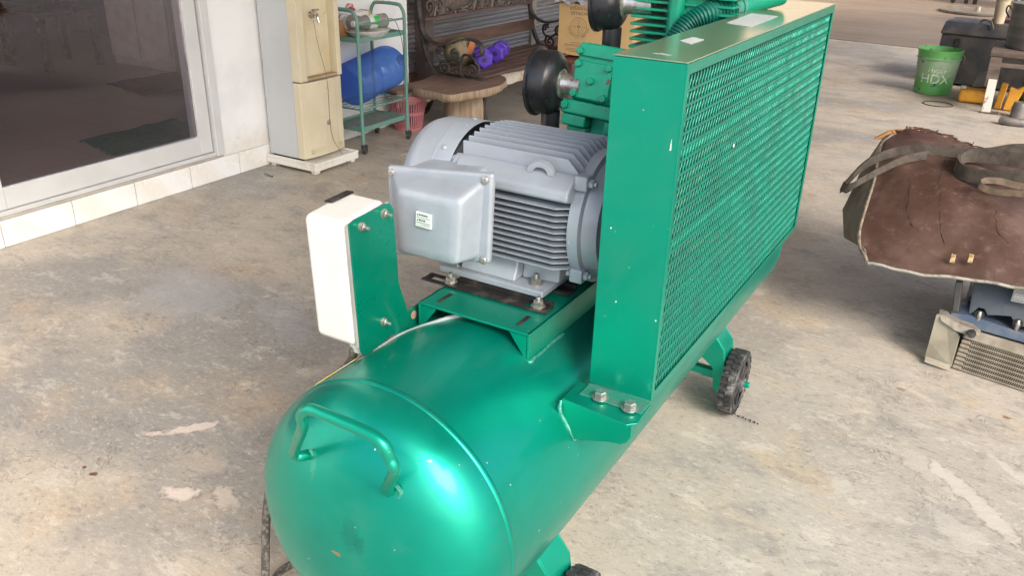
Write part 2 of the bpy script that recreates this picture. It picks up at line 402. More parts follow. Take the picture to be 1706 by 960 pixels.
def rug(name, c, x0, x1, y0, y1, label, col, c2):
    m = MB(); gr = []
    for i in range(13):
        row = []
        for j in range(13):
            u_, v_ = i/12, j/12; e = .012 if i in (0, 12) or j in (0, 12) else 0
            row.append((x0+(x1-x0)*u_+random.uniform(-e, e), y0+(y1-y0)*v_+random.uniform(-e, e)-.10*(u_-.5), .128+random.uniform(0, .006)))
        gr.append(row)
    m.sheet(gr, (0, 0, .008)); return tag(obj(name, m, simple(name+'_pile', col, c2, rough=.95, sc=60, bump=.8, bsc=150)), label, 'rug')
rug('rug', 0, -3.55, -3.05, 1.72, 2.35, 'dark green shaggy mat lying just inside the glass door', (.03, .17, .13), (.015, .09, .07))
rug('rug', 0, -4.75, -4.2, 2.75, 3.45, 'red brown fringed rug further inside the dim room', (.20, .06, .05), (.10, .03, .03))
cb = thing('cupboard', 'pale cupboard standing inside the dim room behind the door glass', 'cupboard', (-5.08, 3.6, .125))
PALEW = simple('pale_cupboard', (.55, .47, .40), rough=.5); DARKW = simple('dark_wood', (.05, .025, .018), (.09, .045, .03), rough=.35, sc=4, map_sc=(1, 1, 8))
m = MB(); m.box((-5.44, 3.36, .13), (-4.72, 3.95, 1.9)); obj('carcass', m, PALEW, cb, bevel=.01)
m = MB(); m.box((-5.43, 3.34, .2), (-5.09, 3.3595, 1.88)); obj('cupboard_door', m, PALEW, cb, bevel=.004)
m = MB(); m.box((-5.07, 3.34, .2), (-4.73, 3.3595, 1.88)); obj('cupboard_door', m, PALEW, cb, bevel=.004)
m = MB()
for k in range(14):
    y = 3.62+.05*k; m.ribbon([(-4.55+.03*(k % 2), y, .14), (-4.55-.02*(k % 2), y, 1.2), (-4.55+.01*(k % 2), y, 2.6)], (0, .034, 0), .006, smooth=3)
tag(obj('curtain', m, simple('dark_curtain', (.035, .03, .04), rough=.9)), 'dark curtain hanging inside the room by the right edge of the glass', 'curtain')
def chair(x, y, label):
    c = thing('wooden_chair', label, 'chair', (x, y, .125))
    m = MB(); m.box((x-.24, y-.24, .52), (x+.24, y+.24, .56)); obj('seat', m, DARKW, c, bevel=.008)
    m = MB(); m.box((x-.24, y-.24, .60), (x-.21, y+.24, 1.1)); obj('backrest', m, DARKW, c, bevel=.008)
    for sx in (-.21, .21):
        for sy in (-.21, .21):
            m = MB(); m.box((x+sx-.025, y+sy-.025, .126), (x+sx+.025, y+sy+.025, .519 if sx > 0 else .6)); obj('leg', m, DARKW, c, bevel=.004)
chair(-5.7, 3.05, 'dark wooden chair left of the pale cupboard behind the glass')
tb = thing('wooden_table', 'dark wooden table in the left part of the dim room', 'table', (-6.25, 2.0, .125))
m = MB(); m.box((-6.6, 1.2, .80), (-5.9, 2.9, .86)); obj('tabletop', m, DARKW, tb, bevel=.01)
m = MB(); m.box((-6.5, 1.3, .25), (-6.0, 2.8, .799)); obj('apron', m, DARKW, tb, bevel=.005)
for sx in (-6.54, -5.96):
    for sy in (1.26, 2.84): m = MB(); m.box((sx-.04, sy-.04, .126), (sx+.04, sy+.04, .799)); obj('leg', m, DARKW, tb, bevel=.005)

# ------------------------------------------------------------------ roller shutter
sh = thing('roller_shutter', 'grey ribbed steel roller shutter behind the ornate bench', 'shutter', (-3.1, 6.6, .12))
SHM = simple('shutter_slat_paint', (.29, .30, .32), (.21, .195, .19), rough=.5, metal=.3, sc=1.2, bump=.1, map_sc=(1, .6, 5), lo=.35, hi=.65)
prof = [(0, 0), (.004, .010), (.016, .016), (.028, .012), (.034, .004), (.040, .010), (.052, .013), (.062, .007), (.068, 0)]
m = MB(); m.sheet([[(-3.1+dx, 3.66, .20+dz) for dz, dx in prof], [(-3.1+dx, 10.6, .20+dz) for dz, dx in prof]], (-.004, 0, 0))
sl0 = obj('slat', m, SHM, sh, smooth=50)
for k in range(1, 27): clone(sl0, (0, 0, .0705*k), sh)
m = MB(); m.box((-3.12, 3.66, .13), (-3.075, 10.6, .199)); obj('bottom_rail', m, simple('rusty_rail', (.12, .06, .045), (.20, .12, .09), rough=.6, sc=10), sh, bevel=.003)
m = MB(); m.box((-3.15, 5.9, .13), (-3.06, 5.98, 2.1)); obj('guide_post', m, simple('shutter_post', (.30, .27, .25), rough=.5), sh, bevel=.003)
m = MB(); m.box((-3.3, 3.66, 0), (-3.0, 10.6, .128)); tag(obj('shutter_sill', m, simple('sill_concrete', (.20, .17, .15), (.14, .12, .11), rough=.7)), kind='structure')
m = MB(); m.box((-3.3, 3.66, 2.11), (-2.99, 10.6, 3.75))  # low edge and tan colour set for the guard top's reflection
tag(obj('shop_wall', m, simple('shop_wall_tan', (.60, .50, .36), rough=.7)), 'plain shop wall above the roller shutter', 'wall')
m = MB(); m.box((-3.3, 10.601, 0), (-2.99, 23.9, 3.75)); tag(obj('reflected_side_wall', m, simple('reflected_wall_tan', (.58, .48, .34), rough=.7)), 'side wall beyond the roller shutter, coloured tan to reflect in the guard top', 'wall')  # separate far stretch, coloured lighter so the guard top reflects tan

# ------------------------------------------------------------------ roof over the yard
RUSTROOF = simple('roof_sheet', (.24, .19, .14), (.18, .14, .10), rough=.6, metal=.1, sc=.8, bump=0)
rf = thing('yard_roof', 'corrugated metal roof sheltering the concrete yard', 'roof', (1, 8, 3.1))
pr = []; x = -3.3
while x < 3.0: pr += [(x, 3.75), (x+.09, 3.75), (x+.12, 3.79), (x+.19, 3.79), (x+.22, 3.75)]; x += .25
m = MB(); m.sheet([[(a, -1.3, b) for a, b in pr], [(a, 10.5, b) for a, b in pr]], (0, 0, .004)); obj('roof_sheet', m, RUSTROOF, rf)
for k in range(4):
    y = -1.3+.2+3.0*k; m = MB(); m.box((-2.7, y, 3.62), (3.0-.1, y+.07, 3.745)); obj('purlin', m, RUSTROOF, rf)
m = MB(); m.box((-8, 24, 0), (16, 24.2, 6.0)); tag(obj('reflected_back_wall', m, simple('reflected_back_wall_paint', (.50, .41, .29), rough=.8)), 'unseen tan wall added at the far end to reflect in the guard top', 'wall')  # unseen wall, placed and coloured to give the guard top a tan reflection

# ------------------------------------------------------------------ AIR COMPRESSOR
TZ = .419; RT = .25
ac = thing('air_compressor', 'green belt driven air compressor with grey electric motor on a horizontal tank', 'air compressor', (0, .8, 0))
def tank_paint():
    t = NT('tank_enamel')
    big = t.noise(3.0, 4, .6); col = t.mix(t.ramp(big, .35, .7), (.0, .305, .218), (.0, .255, .182))
    dn = t.noise(11, 9, .68, t.mapv(sc=(1, .35, 1))); col = t.mix(t.math('MULTIPLY', t.ramp(dn, .50, .78), .07), col, (.35, .36, .30))
    sp = t.noise(130, 1, .4); col = t.mix(t.ramp(sp, .815, .825), col, (.6, .65, .6))
    rs = t.noise(40, 3, .7); col = t.mix(t.ramp(rs, .80, .81), col, (.28, .14, .07))
    P = t.n('ShaderNodeNewGeometry').outputs['Position']
    def spot(p, s, c, k, nzs=30):
        nonlocal col
        a = t.mapv(loc=(-p[0], -p[1], -p[2]), vec=P); a = t.mapv(sc=(1/s[0], 1/s[1], 1/s[2]), vec=a)
        ln = t.n('ShaderNodeVectorMath'); ln.operation = 'LENGTH'; t.l(a, ln.inputs[0])
        d = t.math('ADD', ln.outputs['Value'], t.math('MULTIPLY', t.math('SUBTRACT', t.noise(nzs, 4, .7), .5), 3.2))
        col = t.mix(t.math('MULTIPLY', t.ramp(d, 1., .75), k), col, c)
    spot((0.032, -0.137, 0.476), (.016, .03, .030), (.004, .06, .05), .25, 330)
    spot((0.050, -0.137, 0.466), (.010, .03, .018), (.004, .03, .03), .25, 250)
    spot((0.002, -0.140, 0.429), (.012, .02, .005), (.42, .22, .12), .9, 60)
    spot((0.132, -0.059, 0.612), (.003, .005, .0015), (.22, .10, .05), .9, 200)
    spot((-0.054, -0.117, 0.566), (.006, .02, .028), (.10, .38, .28), .35, 120)
    t.set(Base_Color=col, Metallic=.68, Roughness=t.ramp(dn, .3, .78, .33, .47), Coat_Weight=.22, Coat_Roughness=.13, Specular_IOR_Level=.3)
    t.bump(t.math('ADD', t.math('MULTIPLY', t.noise(6, 2, .4), 1.), t.math('MULTIPLY', t.noise(150, 3, .5), .03)), .16, .006)
    return t.m
TANKP = tank_paint()
prof = []; NN = 2.3; DD = .14; TL = 1.66
for k in range(25):
    a = k/24*PI/2; prof.append((-DD*math.cos(a)**(2/NN), RT*math.sin(a)**(2/NN) if k else .0005))
prof += [(.006, RT), (.4, RT), (.8, RT), (1.2, RT), (TL-.006, RT)]
prof += [(TL+DD*math.cos(a)**(2/NN), max(RT*math.sin(a)**(2/NN), .0005)) for a in [PI/2*(1-k/24) for k in range(25)]]
m = MB(); m.lathe(prof, (0, 0, TZ), (0, 1, 0), 128, True); tank = obj('tank', m, TANKP, ac, smooth=60)
for y in (0.0, TL):
    m = MB(); m.lathe([(-.007, RT-.003), (-.005, RT+.0012), (0, RT+.0022), (.005, RT+.0012), (.007, RT-.003)], (0, y, TZ), (0, 1, 0), 128, False); obj('weld_seam', m, TANKP, tank, smooth=60)
# handle on the dome
hL = V((-0.072, -0.110, 0.575)); hR = V((0.097, -0.105, 0.572))
m = MB(); hy = -.19
m.tube([hL+V((0, .012, -.004)), hL+V((0, -.012, .004)), hL+V((-.001, -.026, .020)), (-0.008, -0.175, 0.688), (0.003, -0.186, 0.717), (0.017, -0.190, 0.734), (0.032, -0.190, 0.740), (0.073, -0.190, 0.740), (0.115, -0.190, 0.739), (0.138, -0.190, 0.737), (0.155, -0.190, 0.728), (0.161, -0.186, 0.706), (0.162, -0.180, 0.683), hR+V((.001, -.016, .012)), hR+V((0, .012, -.006))], .0085, 16, smooth=4)
hd = obj('handle', m, GREEN, tank, smooth=60)
WELD = simple('weld_bead', (.10, .38, .30), (.02, .26, .19), rough=.35, metal=.5, sc=90, bump=.8, bsc=120)
for p, s in ((hL, 1), (hR, 1)):
    m = MB(); m.tube([p+V((.010, -.002, .012)), p+V((.012, .004, .0)), p+V((.009, .002, -.012)), p+V((.0, .003, -.018))], [.003, .0045, .0045, .003, .003, .003, .003][:4], 8); obj('weld_bead', m, WELD, tank, smooth=60)

# legs and wheels
def wheel(x, y, side):
    wr = .101
    w_ = thing_part('wheel', (x, y, wr), ac)
    m = MB(); x0, x1 = (x-.042*side, x); m.lathe([(0, wr-.030), (.002, wr-.012), (.006, wr-.006), (.036, wr-.006), (.040, wr-.012), (.042, wr-.030)], (x0, y, wr), (side, 0, 0), 48, False)
    n = 30
    for k in range(n):
        a = 2*PI*k/n; c = V((0, math.cos(a), math.sin(a))); tg = V((0, -math.sin(a), math.cos(a)))
        for (u0, u1, ph) in ((.001, .020, 0), (.022, .041, .5)):
            aa = a+ph*2*PI/n; c = V((0, math.cos(aa), math.sin(aa))); tg = V((0, -math.sin(aa), math.cos(aa)))
            o = V((x0, y, wr))+c*(wr-.010)
            vs = []
            for du in (u0, u1):
                for dr in (0, .008):
                    for dt in (-.0070 if dr == 0 else -.0055, .0070 if dr == 0 else .0055):
                        vs.append(o+V((side*du, 0, 0))+c*dr+tg*dt)
            m.add(vs, [(0, 1, 3, 2), (4, 6, 7, 5), (0, 4, 5, 1), (2, 3, 7, 6), (0, 2, 6, 4), (1, 5, 7, 3)])
    obj('tyre', m, RUBBER, w_, smooth=40)
    m = MB(); m.lathe([(-.003, wr-.034), (.001, wr-.032), (.001, wr-.022), (-.003, wr-.020)], (x, y, wr), (side, 0, 0), 40, False)
    m.lathe([(-.034, .0), (-.034, wr-.020), (-.010, wr-.020), (-.012, .03), (.004, .026), (.006, .0)], (x, y, wr), (side, 0, 0), 40, False)
    for k in range(6):
        a = 2*PI*k/6+.3; c = V((0, math.cos(a), math.sin(a))); tg = V((0, -math.sin(a), math.cos(a))); o = V((x, y, wr))
        vs = [o+V((side*dx, 0, 0))+c*rr+tg*tt for dx in (-.012, -.001) for rr in (.022, wr-.024) for tt in (-.006, .006)]
        m.add(vs, [(0, 1, 3, 2), (4, 6, 7, 5), (0, 4, 5, 1), (2, 3, 7, 6), (0, 2, 6, 4), (1, 5, 7, 3)])
    obj('rim', m, RUBBER2, w_, smooth=40)
    m = MB(); m.lathe([(-.002, .017), (.009, .017), (.009, .011)], (x, y, wr), (side, 0, 0), 24); obj('washer', m, STEEL, w_)
    m = MB(); m.lathe([(-.12, .009), (.022, .009), (.025, .006)], (x, y, wr), (side, 0, 0), 20); obj('axle', m, GREEN, w_, smooth=40)
def thing_part(name, loc, parent):
    o = bpy.data.objects.new(name, None); COL.objects.link(o); o.parent = parent; o.location = V(loc)-WL[parent.name]; WL[o.name] = V(loc); o.empty_display_size = .05; return o
for wy in (.235, 1.30):
    for s in (1, -1):
        wheel(.275*s, wy, s)
        lg = MB()   # folded strut: outer web with flanges
        top = .13; 
        for yy in (wy-.045, wy+.040): lg.prism([(s*.10, yy, .22), (s*.185, yy, .262), (s*.222, yy, .215), (s*.231, yy, .155), (s*.231, yy, .075), (s*.205, yy, .075), (s*.195, yy, .15)], (0, .005, 0))
        lg.prism([(s*.185, wy-.0399, .262), (s*.222, wy-.0399, .215), (s*.231, wy-.0399, .155), (s*.231, wy-.0399, .075), (s*.226, wy-.0399, .075), (s*.226, wy-.0399, .155), (s*.217, wy-.0399, .213), (s*.183, wy-.0399, .255)], (0, .0798, 0))
        obj('leg', lg, GREEN, ac, bevel=.002)
    m = MB(); m.box((-.195, wy-.012, .100), (.195, wy+.012, .124)); obj('cross_bar', m, GREEN, ac, bevel=.002)

# platform under the motor
pf = MB()
z1 = .688
pf.prism([(-.118, .252, z1-.005), (.126, .252, z1-.005), (.126, .252, z1), (-.118, .252, z1)], (0, .50, 0))
plat = obj('motor_platform', pf, GREEN, ac, bevel=.0015)
for s in (1, -1):
    m = MB(); xs = .1262 if s > 0 else -.1182
    m.prism([(xs, .252, z1), (xs, .750, z1), (xs, .750, .632), (xs, .252, .632)], (-s*.005, 0, 0)); obj('side_web', m, GREEN, plat, bevel=.001)
    m = MB(); xs = xs-s*.0057; m.prism([(xs, .2525, z1-.0055), (xs-s*.036, .2525, z1-.0055), (xs, .2525, .634)], (0, .004, 0)); obj('gusset', m, GREEN, plat)
m = MB(); m.tube([(.1275, .256, .6335), (.129, .30, .6335), (.1275, .34, .6335), (.129, .38, .6335)], .0032, 8, smooth=4); obj('weld_bead', m, WELD, plat, smooth=60)
m = MB(); m.tube([(.121, .251, .631), (.129, .253, .633), (.129, .262, .633)], .004, 8, smooth=3); obj('weld_bead', m, WELD, plat, smooth=60)
for x in (-.085, .09):
    m = MB(); m.box((x-.004, .272, z1+.0003), (x+.004, .315, z1+.0012)); obj('slot', m, BLACK_STEEL, plat)
# slide rails (slotted black bars along x)
def rail(y0):
    m = MB(); z0 = z1+.001; x0 = -.172; x1 = .112
    m.box((x0, y0, z0), (x1, y0+.010, z0+.004)); m.box((x0, y0+.026, z0), (x1, y0+.036, z0+.004))
    for a, b in ((x0, x0+.014), (-.122, -.100), (-.098, .060), (.085, x1)): m.box((a+.0005, y0+.0102, z0+.0001), (b, y0+.0258, z0+.0039))
    m.box((-.10, y0+.030, z0+.0041), (x1, y0+.036, z0+.0125)); 
    return obj('slide_rail', m, BLACK_STEEL, plat, bevel=.0008)
rail(.335); rail(.575); rail(.43)
for x in (-.112, .088):
    m = MB(); m.hexbolt((x, .352, z1+.0055), (0, 0, 1), .0105, .010, True, .008); obj('bolt', m, STEEL, ac, smooth=30)

# ------------------------------------------------------------------ motor
mo = thing_part('motor', (0, .50, z1+.012), ac)
MC = V((0, .502, .842)); 
m = MB(); m.lathe([(-.135, .094), (-.13, .104), (.13, .104), (.14, .10)], MC, (1, 0, 0), 64); obj('stator_housing', m, GREY, mo, smooth=40)
# fan cover
m = MB(); m.lathe([(-.250, .04), (-.264, .09), (-.260, .114), (-.247, .131), (-.224, .139), (-.142, .141), (-.139, .1395), (-.142, .137), (-.21, .136)], MC, (1, 0, 0), 72, False); m.lathe([(-.250, .04), (-.249, 0.001)], MC, (1, 0, 0), 72, False)
obj('fan_cover', m, GREY, mo, smooth=40)
m = MB(); m.lathe([(-.184, .1405), (-.181, .1418), (-.178, .1405)], MC, (1, 0, 0), 72, False); obj('cover_seam', m, GREY, mo, smooth=60)
for a in (.35, 1.2): 
    d = V((0, -math.cos(a+.5), math.sin(a+.5))); m = MB(); m.lathe([(0, .006), (.002, .005), (.003, .003)], MC+V((-.165, 0, 0))+d*.1405, d, 12); obj('screw', m, GREY, mo, smooth=40)
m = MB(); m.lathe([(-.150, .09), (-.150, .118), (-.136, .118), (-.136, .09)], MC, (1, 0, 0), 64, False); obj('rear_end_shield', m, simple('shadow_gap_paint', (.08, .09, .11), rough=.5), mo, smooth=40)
# drive end bell
m = MB(); m.lathe([(.128, .09), (.128, .128), (.150, .130), (.153, .120), (.178, .108), (.180, .085), (.196, .08), (.197, .03), (.21, .03), (.211, .0)], MC, (1, 0, 0), 64, False); obj('end_bell', m, GREY, mo, smooth=35)
# fins: side fins are horizontal plates, top fins upright plates
def fin(kind, off):
    m = MB(); th = .0022; tip = .143-1.7*off*off; x0, x1 = -.118, .131; ch = .024
    if kind != 'top': tip = .138
    k = math.sqrt(max(.104**2-off**2, .0004))-.003
    if kind == 'top':
        poly = [(x0, MC.y+off, MC.z+k), (x0, MC.y+off, MC.z+tip), (x1-ch, MC.y+off, MC.z+tip), (x1, MC.y+off, MC.z+tip-ch), (x1, MC.y+off, MC.z+k)]; m.prism([V(p)-V((0, th/2, 0)) for p in poly], (0, th, 0))
    else:
        s = -1 if kind == 'front' else 1
        poly = [(x0, MC.y+s*k, MC.z+off), (x0, MC.y+s*tip, MC.z+off), (x1-ch, MC.y+s*tip, MC.z+off), (x1, MC.y+s*(tip-ch*.8), MC.z+off), (x1, MC.y+s*k, MC.z+off)]; m.prism([V(p)-V((0, 0, th/2)) for p in poly], (0, 0, th))
    return obj('cooling_fin', m, GREY, mo, bevel=.0007, seg=1)
for k in range(11): fin('front', -.073+.0118*k)
for k in range(11): fin('back', -.098+.0142*k)
for k in range(11): fin('top', -.095+.019*k)
# smooth corner lugs between the fin banks
for s in (-1, 1):
    m = MB(); n = 8
    sec = [(s*.080, .085), (s*.100, .104), (s*.116, .098), (s*.136, .078), (s*.139, .060), (s*.10, .048)]
    if s > 0: sec = sec[::-1]
    m.prism([(-.118, MC.y+a, MC.z+b) for a, b in sec], (.249, 0, 0)); obj('housing_shoulder', m, GREY, mo, bevel=.006, seg=3)
# lifting eye at front shoulder
e0 = MC+V((.075, -.112, .112))
m = MB(); ec = e0+V((-.012, -.006, -.014)); na = 14
for k_ in range(na):
    a0_ = PI*k_/na; a1_ = PI*(k_+1)/na; q_ = []
    for (aa_, rr_) in ((a0_, .0125), (a0_, .0225), (a1_, .0225), (a1_, .0125)): q_.append(ec+V((rr_*1.25*math.cos(aa_), 0, rr_*math.sin(aa_))))
    m.prism(q_, (0, .008, .003))
obj('lifting_eye', m, GREY, mo)
m = MB(); m.prism([V((-.13, MC.y-.105, MC.z+.098)), V((-.02, MC.y-.105, MC.z+.098)), V((-.005, MC.y-.108, MC.z+.088)), V((.01, MC.y-.108, MC.z+.083)), V((.01, MC.y-.122, MC.z+.073)), V((-.13, MC.y-.122, MC.z+.083))], (0, .008, .004)); obj('housing_ledge', m, GREY, mo, bevel=.002)
# end-shield tie bolts at the corners
for (dy, dz) in ((-.100, .092), (.100, .092), (-.098, -.088)):
    p = MC+V((.128, dy, dz)); m = MB(); m.box(p+V((.001, -.014, -.014)), p+V((.028, .014, .014))); obj('bolt_lug', m, GREY, mo, bevel=.004)
    m = MB(); m.hexbolt(p+V((.028, 0, 0)), (1, 0, 0), .0085, .008, False, .006); obj('bolt', m, GREY, mo, smooth=30); m = MB(); m.hexbolt(p+V((.0, 0, 0)), (-1, 0, 0), .0085, .009, False); obj('bolt', m, GREY, mo, smooth=30)
p = MC+V((-.128, -.100, .088)); m = MB(); m.hexbolt(p, (-1, 0, 0), .009, .010, False, .004); m.cyl(p+V((.002, 0, 0)), p+V((.014, 0, 0)), .013, .013, 16); obj('bolt', m, GREY, mo, smooth=30)
# feet
fz = z1+.0145
m = MB(); m.box((-.150, .366, fz), (.088, .640, fz+.014)); obj('foot_plate', m, GREY, mo, bevel=.003)
m = MB(); m.prism([(-.105, .376, fz+.0142), (-.105, .378, fz+.020), (-.105, .400, .774), (-.105, .44, .785), (-.105, .58, .785), (-.105, .63, fz+.0142)], (.125, 0, 0)); obj('foot_web', m, GREY, mo, bevel=.004, seg=3)
m = MB(); m.prism([(.0205, .405, fz+.0142), (.0205, .415, .770), (.0205, .60, .770), (.0205, .60, fz+.0142)], (.075, .012, 0)); obj('foot_web', m, GREY, mo, bevel=.004, seg=3)
for x, y in ((.058, .395), (-.125, .395)):
    m = MB(); m.hexbolt((x, y, fz+.0145), (0, 0, 1), .0105, .010, True, .009); obj('foot_bolt', m, STEEL, mo, smooth=30)
# terminal box: neck, flange plate and bulged cover
m = MB(); ya = .318
m.prism([(-.190, ya, .790), (-.045, ya, .800), (-.045, ya, .935), (-.190, ya, .925)], (0, .085, 0)); obj('terminal_box', m, GREY, mo, bevel=.010, seg=3)
yf = .300
FL = [(-0.222, 0.300, 0.927), (0.015, 0.300, 0.953), (0.009, 0.300, 0.779), (-0.218, 0.300, 0.746)]
m = MB(); m.prism([V(p) for p in FL], (0, .016, 0)); obj('cover_flange', m, GREY, mo, bevel=.007, seg=3)
# bulged cover as a lofted superellipse-like stack
def loft(corners_list, n=6):
    """each ring: 4 corner points -> rounded ring"""
    rings = []
    for cs, rad in corners_list:
        cs = [V(c) for c in cs]; ring = []
        for i in range(4):
            c = cs[i]; a = cs[i-1]; b = cs[(i+1) % 4]
            da = (a-c).normalized()*rad; db = (b-c).normalized()*rad
            for j in range(n):
                t = j/(n-1); ring.append((c+da)*(1-t)**2+c*2*t*(1-t)+(c+db)*t*t)
        rings.append(ring)
    mb = MB(); L = len(rings[0]); vs = [p for r in rings for p in r]; fs = []
    for i in range(len(rings)-1):
        for k in range(L): fs.append((i*L+k, i*L+(k+1) % L, (i+1)*L+(k+1) % L, (i+1)*L+k))
    fs.append(tuple((len(rings)-1)*L+k for k in range(L)))
    mb.add(vs, fs); return mb
b0 = [V(p) for p in ((-0.210, 0.300, 0.917), (-0.003, 0.300, 0.935), (-0.013, 0.300, 0.784), (-0.202, 0.300, 0.757))]
b1 = [V(p) for p in ((-0.162, 0.252, 0.908), (-0.019, 0.252, 0.911), (-0.028, 0.252, 0.785), (-0.161, 0.252, 0.783))]
rings = []
for t, s_ in ((0, 0), (.10, .05), (.5, .42), (.86, .80), (.95, .91), (1., 1.03)):
    rings.append(([b0[i].lerp(b1[i], t) if False else V((b0[i].x+(b1[i].x-b0[i].x)*s_, b0[i].y+(b1[i].y-b0[i].y)*t, b0[i].z+(b1[i].z-b0[i].z)*s_)) for i in range(4)], .014))
cc = sum(b1, V())/4
rings.append(([b1[i].lerp(cc, .05)+V((0, -.0025, 0)) for i in range(4)], .014)); rings.append(([b1[i].lerp(cc, .3)+V((0, -.0035, 0)) for i in range(4)], .014)); rings.append(([b1[i].lerp(cc, .8)+V((0, -.004, 0)) for i in range(4)], .01))
obj('terminal_cover', loft(rings), GREY, mo, smooth=80)
for q in ((-0.209, 0.299, 0.916), (-0.000, 0.299, 0.939), (-0.002, 0.299, 0.785)):
    m = MB(); q = V(q); m.lathe([(0, .0075), (.003, .0075), (.005, .005), (.005, .002), (.0035, .0)], (q.x, .300, q.z), (0, -1, 0), 16, False); obj('screw', m, STEEL, mo, smooth=40)
t = NT('motor_label_print'); sp = t.n('ShaderNodeSeparateXYZ'); t.l(t.tc, sp.inputs[0])
n_ = t.noise(700, 2, .6, t.mapv(sc=(1, 1, .5)))
wv = t.n('ShaderNodeMath'); wv.operation = 'SINE'; t.l(t.math('MULTIPLY', sp.outputs[2], 1250), wv.inputs[0])
f_ = t.math('MULTIPLY', t.ramp(wv.outputs[0], .1, .4), t.ramp(n_, .43, .5)); t.set(Base_Color=t.mix(f_, (.68, .74, .70), (.05, .09, .08)), Roughness=.4)
LBLM = simple('label_paper', (.62, .68, .65), rough=.4)
c1, c2, c3, c4 = [V(p) for p in ((-0.111, 0.243, 0.875), (-0.078, 0.243, 0.874), (-0.079, 0.243, 0.846), (-0.113, 0.243, 0.847))]
m = MB(); m.prism([c1, c2, c3, c4], (0, .004, 0)); obj('label', m, LBLM, mo)
m = MB()
def on_lbl(u_, v_): return (c1*(1-u_)+c2*u_)*(1-v_)+(c4*(1-u_)+c3*u_)*v_+V((0, -.0004, 0))
for (u0, u1, v0, v1) in ((.22, .80, .10, .22), (.08, .94, .32, .36), (.22, .66, .46, .58), (.06, .94, .68, .72), (.40, .92, .82, .85)):
    k = 0; u_ = u0
    while u_ < u1:
        w_ = random.uniform(.03, .09); m.add([on_lbl(u_, v0), on_lbl(min(u_+w_, u1), v0), on_lbl(min(u_+w_, u1), v1), on_lbl(u_, v1)], [(0, 1, 2, 3)]); u_ += w_+.025
for v0 in (.16, .52): m.add([on_lbl(.08, v0+.07), on_lbl(.18, v0+.07), on_lbl(.13, v0-.07)], [(0, 1, 2)])
obj('label_print', m, simple('label_ink', (.05, .09, .08), rough=.6), mo)

# ------------------------------------------------------------------ belt guard
GX0, GX1, GY0, GY1, GZ0, GZ1 = .225, .345, .305, 1.33, .597, 1.18
gd = thing_part('belt_guard', (.285, .82, GZ0), ac)
def plate(name, a, b, bv=.0015, mt=None): m = MB(); m.box(a, b); return obj(name, m, mt or GREEN, gd, bevel=bv)
plate('front_panel', (GX0, GY0, GZ0), (GX1-.001, GY0+.002, GZ1-.0035))
plate('end_panel', (GX0, GY1-.002, GZ0), (GX1-.001, GY1, GZ1-.0035))
def top_reflection_paint():
    t = NT('guard_top_sheen_enamel'); n = t.noise(4, 6, .6); sp = t.n('ShaderNodeSeparateXYZ'); t.l(t.tc, sp.inputs[0])
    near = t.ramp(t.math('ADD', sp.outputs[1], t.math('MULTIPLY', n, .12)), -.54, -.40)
    col = t.mix(t.math('MULTIPLY', near, t.ramp(n, .2, .7, .62, .80)), (.015, .19, .12), (.30, .29, .17))  # olive mix puts the reflection of tan surroundings into the panel colour
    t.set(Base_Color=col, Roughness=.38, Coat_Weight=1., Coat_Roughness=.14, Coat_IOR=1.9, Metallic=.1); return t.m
def _unused():
    return green_paint('guard_top_sheen_enamel', (.0, .36, .24), (.0, .32, .21), rough=.28, metal=.3, coat=1., dust=.03, chips=.82, cior=2.3)
plate('top_panel', (GX0-.001, GY0-.001, GZ1-.003), (GX1, GY1+.001, GZ1), .0025, top_reflection_paint())
plate('back_panel', (GX0, GY0+.0025, GZ0+.02), (GX0+.002, GY1-.0025, GZ1-.0035), mt=simple('shaded_interior_green', (.0, .05, .036), rough=.7))  # shade inside the guard is put into a darker panel colour
plate('bottom_panel', (GX0, GY0+.0025, GZ0), (GX1-.001, GY1-.0025, GZ0+.002))
fm = MB(); xe = GX1-.003
fm.box((xe, GY0-.0005, GZ0), (GX1, GY0+.012, GZ1-.0032)); fm.box((xe, GY1-.012, GZ0), (GX1, GY1+.0005, GZ1-.0032))
fm.box((xe, GY0+.0122, GZ1-.020), (GX1, GY1-.0122, GZ1-.0032)); fm.box((xe, GY0+.0122, GZ0), (GX1, GY1-.0122, GZ0+.014))
obj('mesh_frame', fm, GREEN, gd, bevel=.0008)
for z in (1.020, .858):
    plate('stiffener', (GX1-.012, GY0+.004, z), (GX1-.0085, GY1-.004, z+.022), .0005)
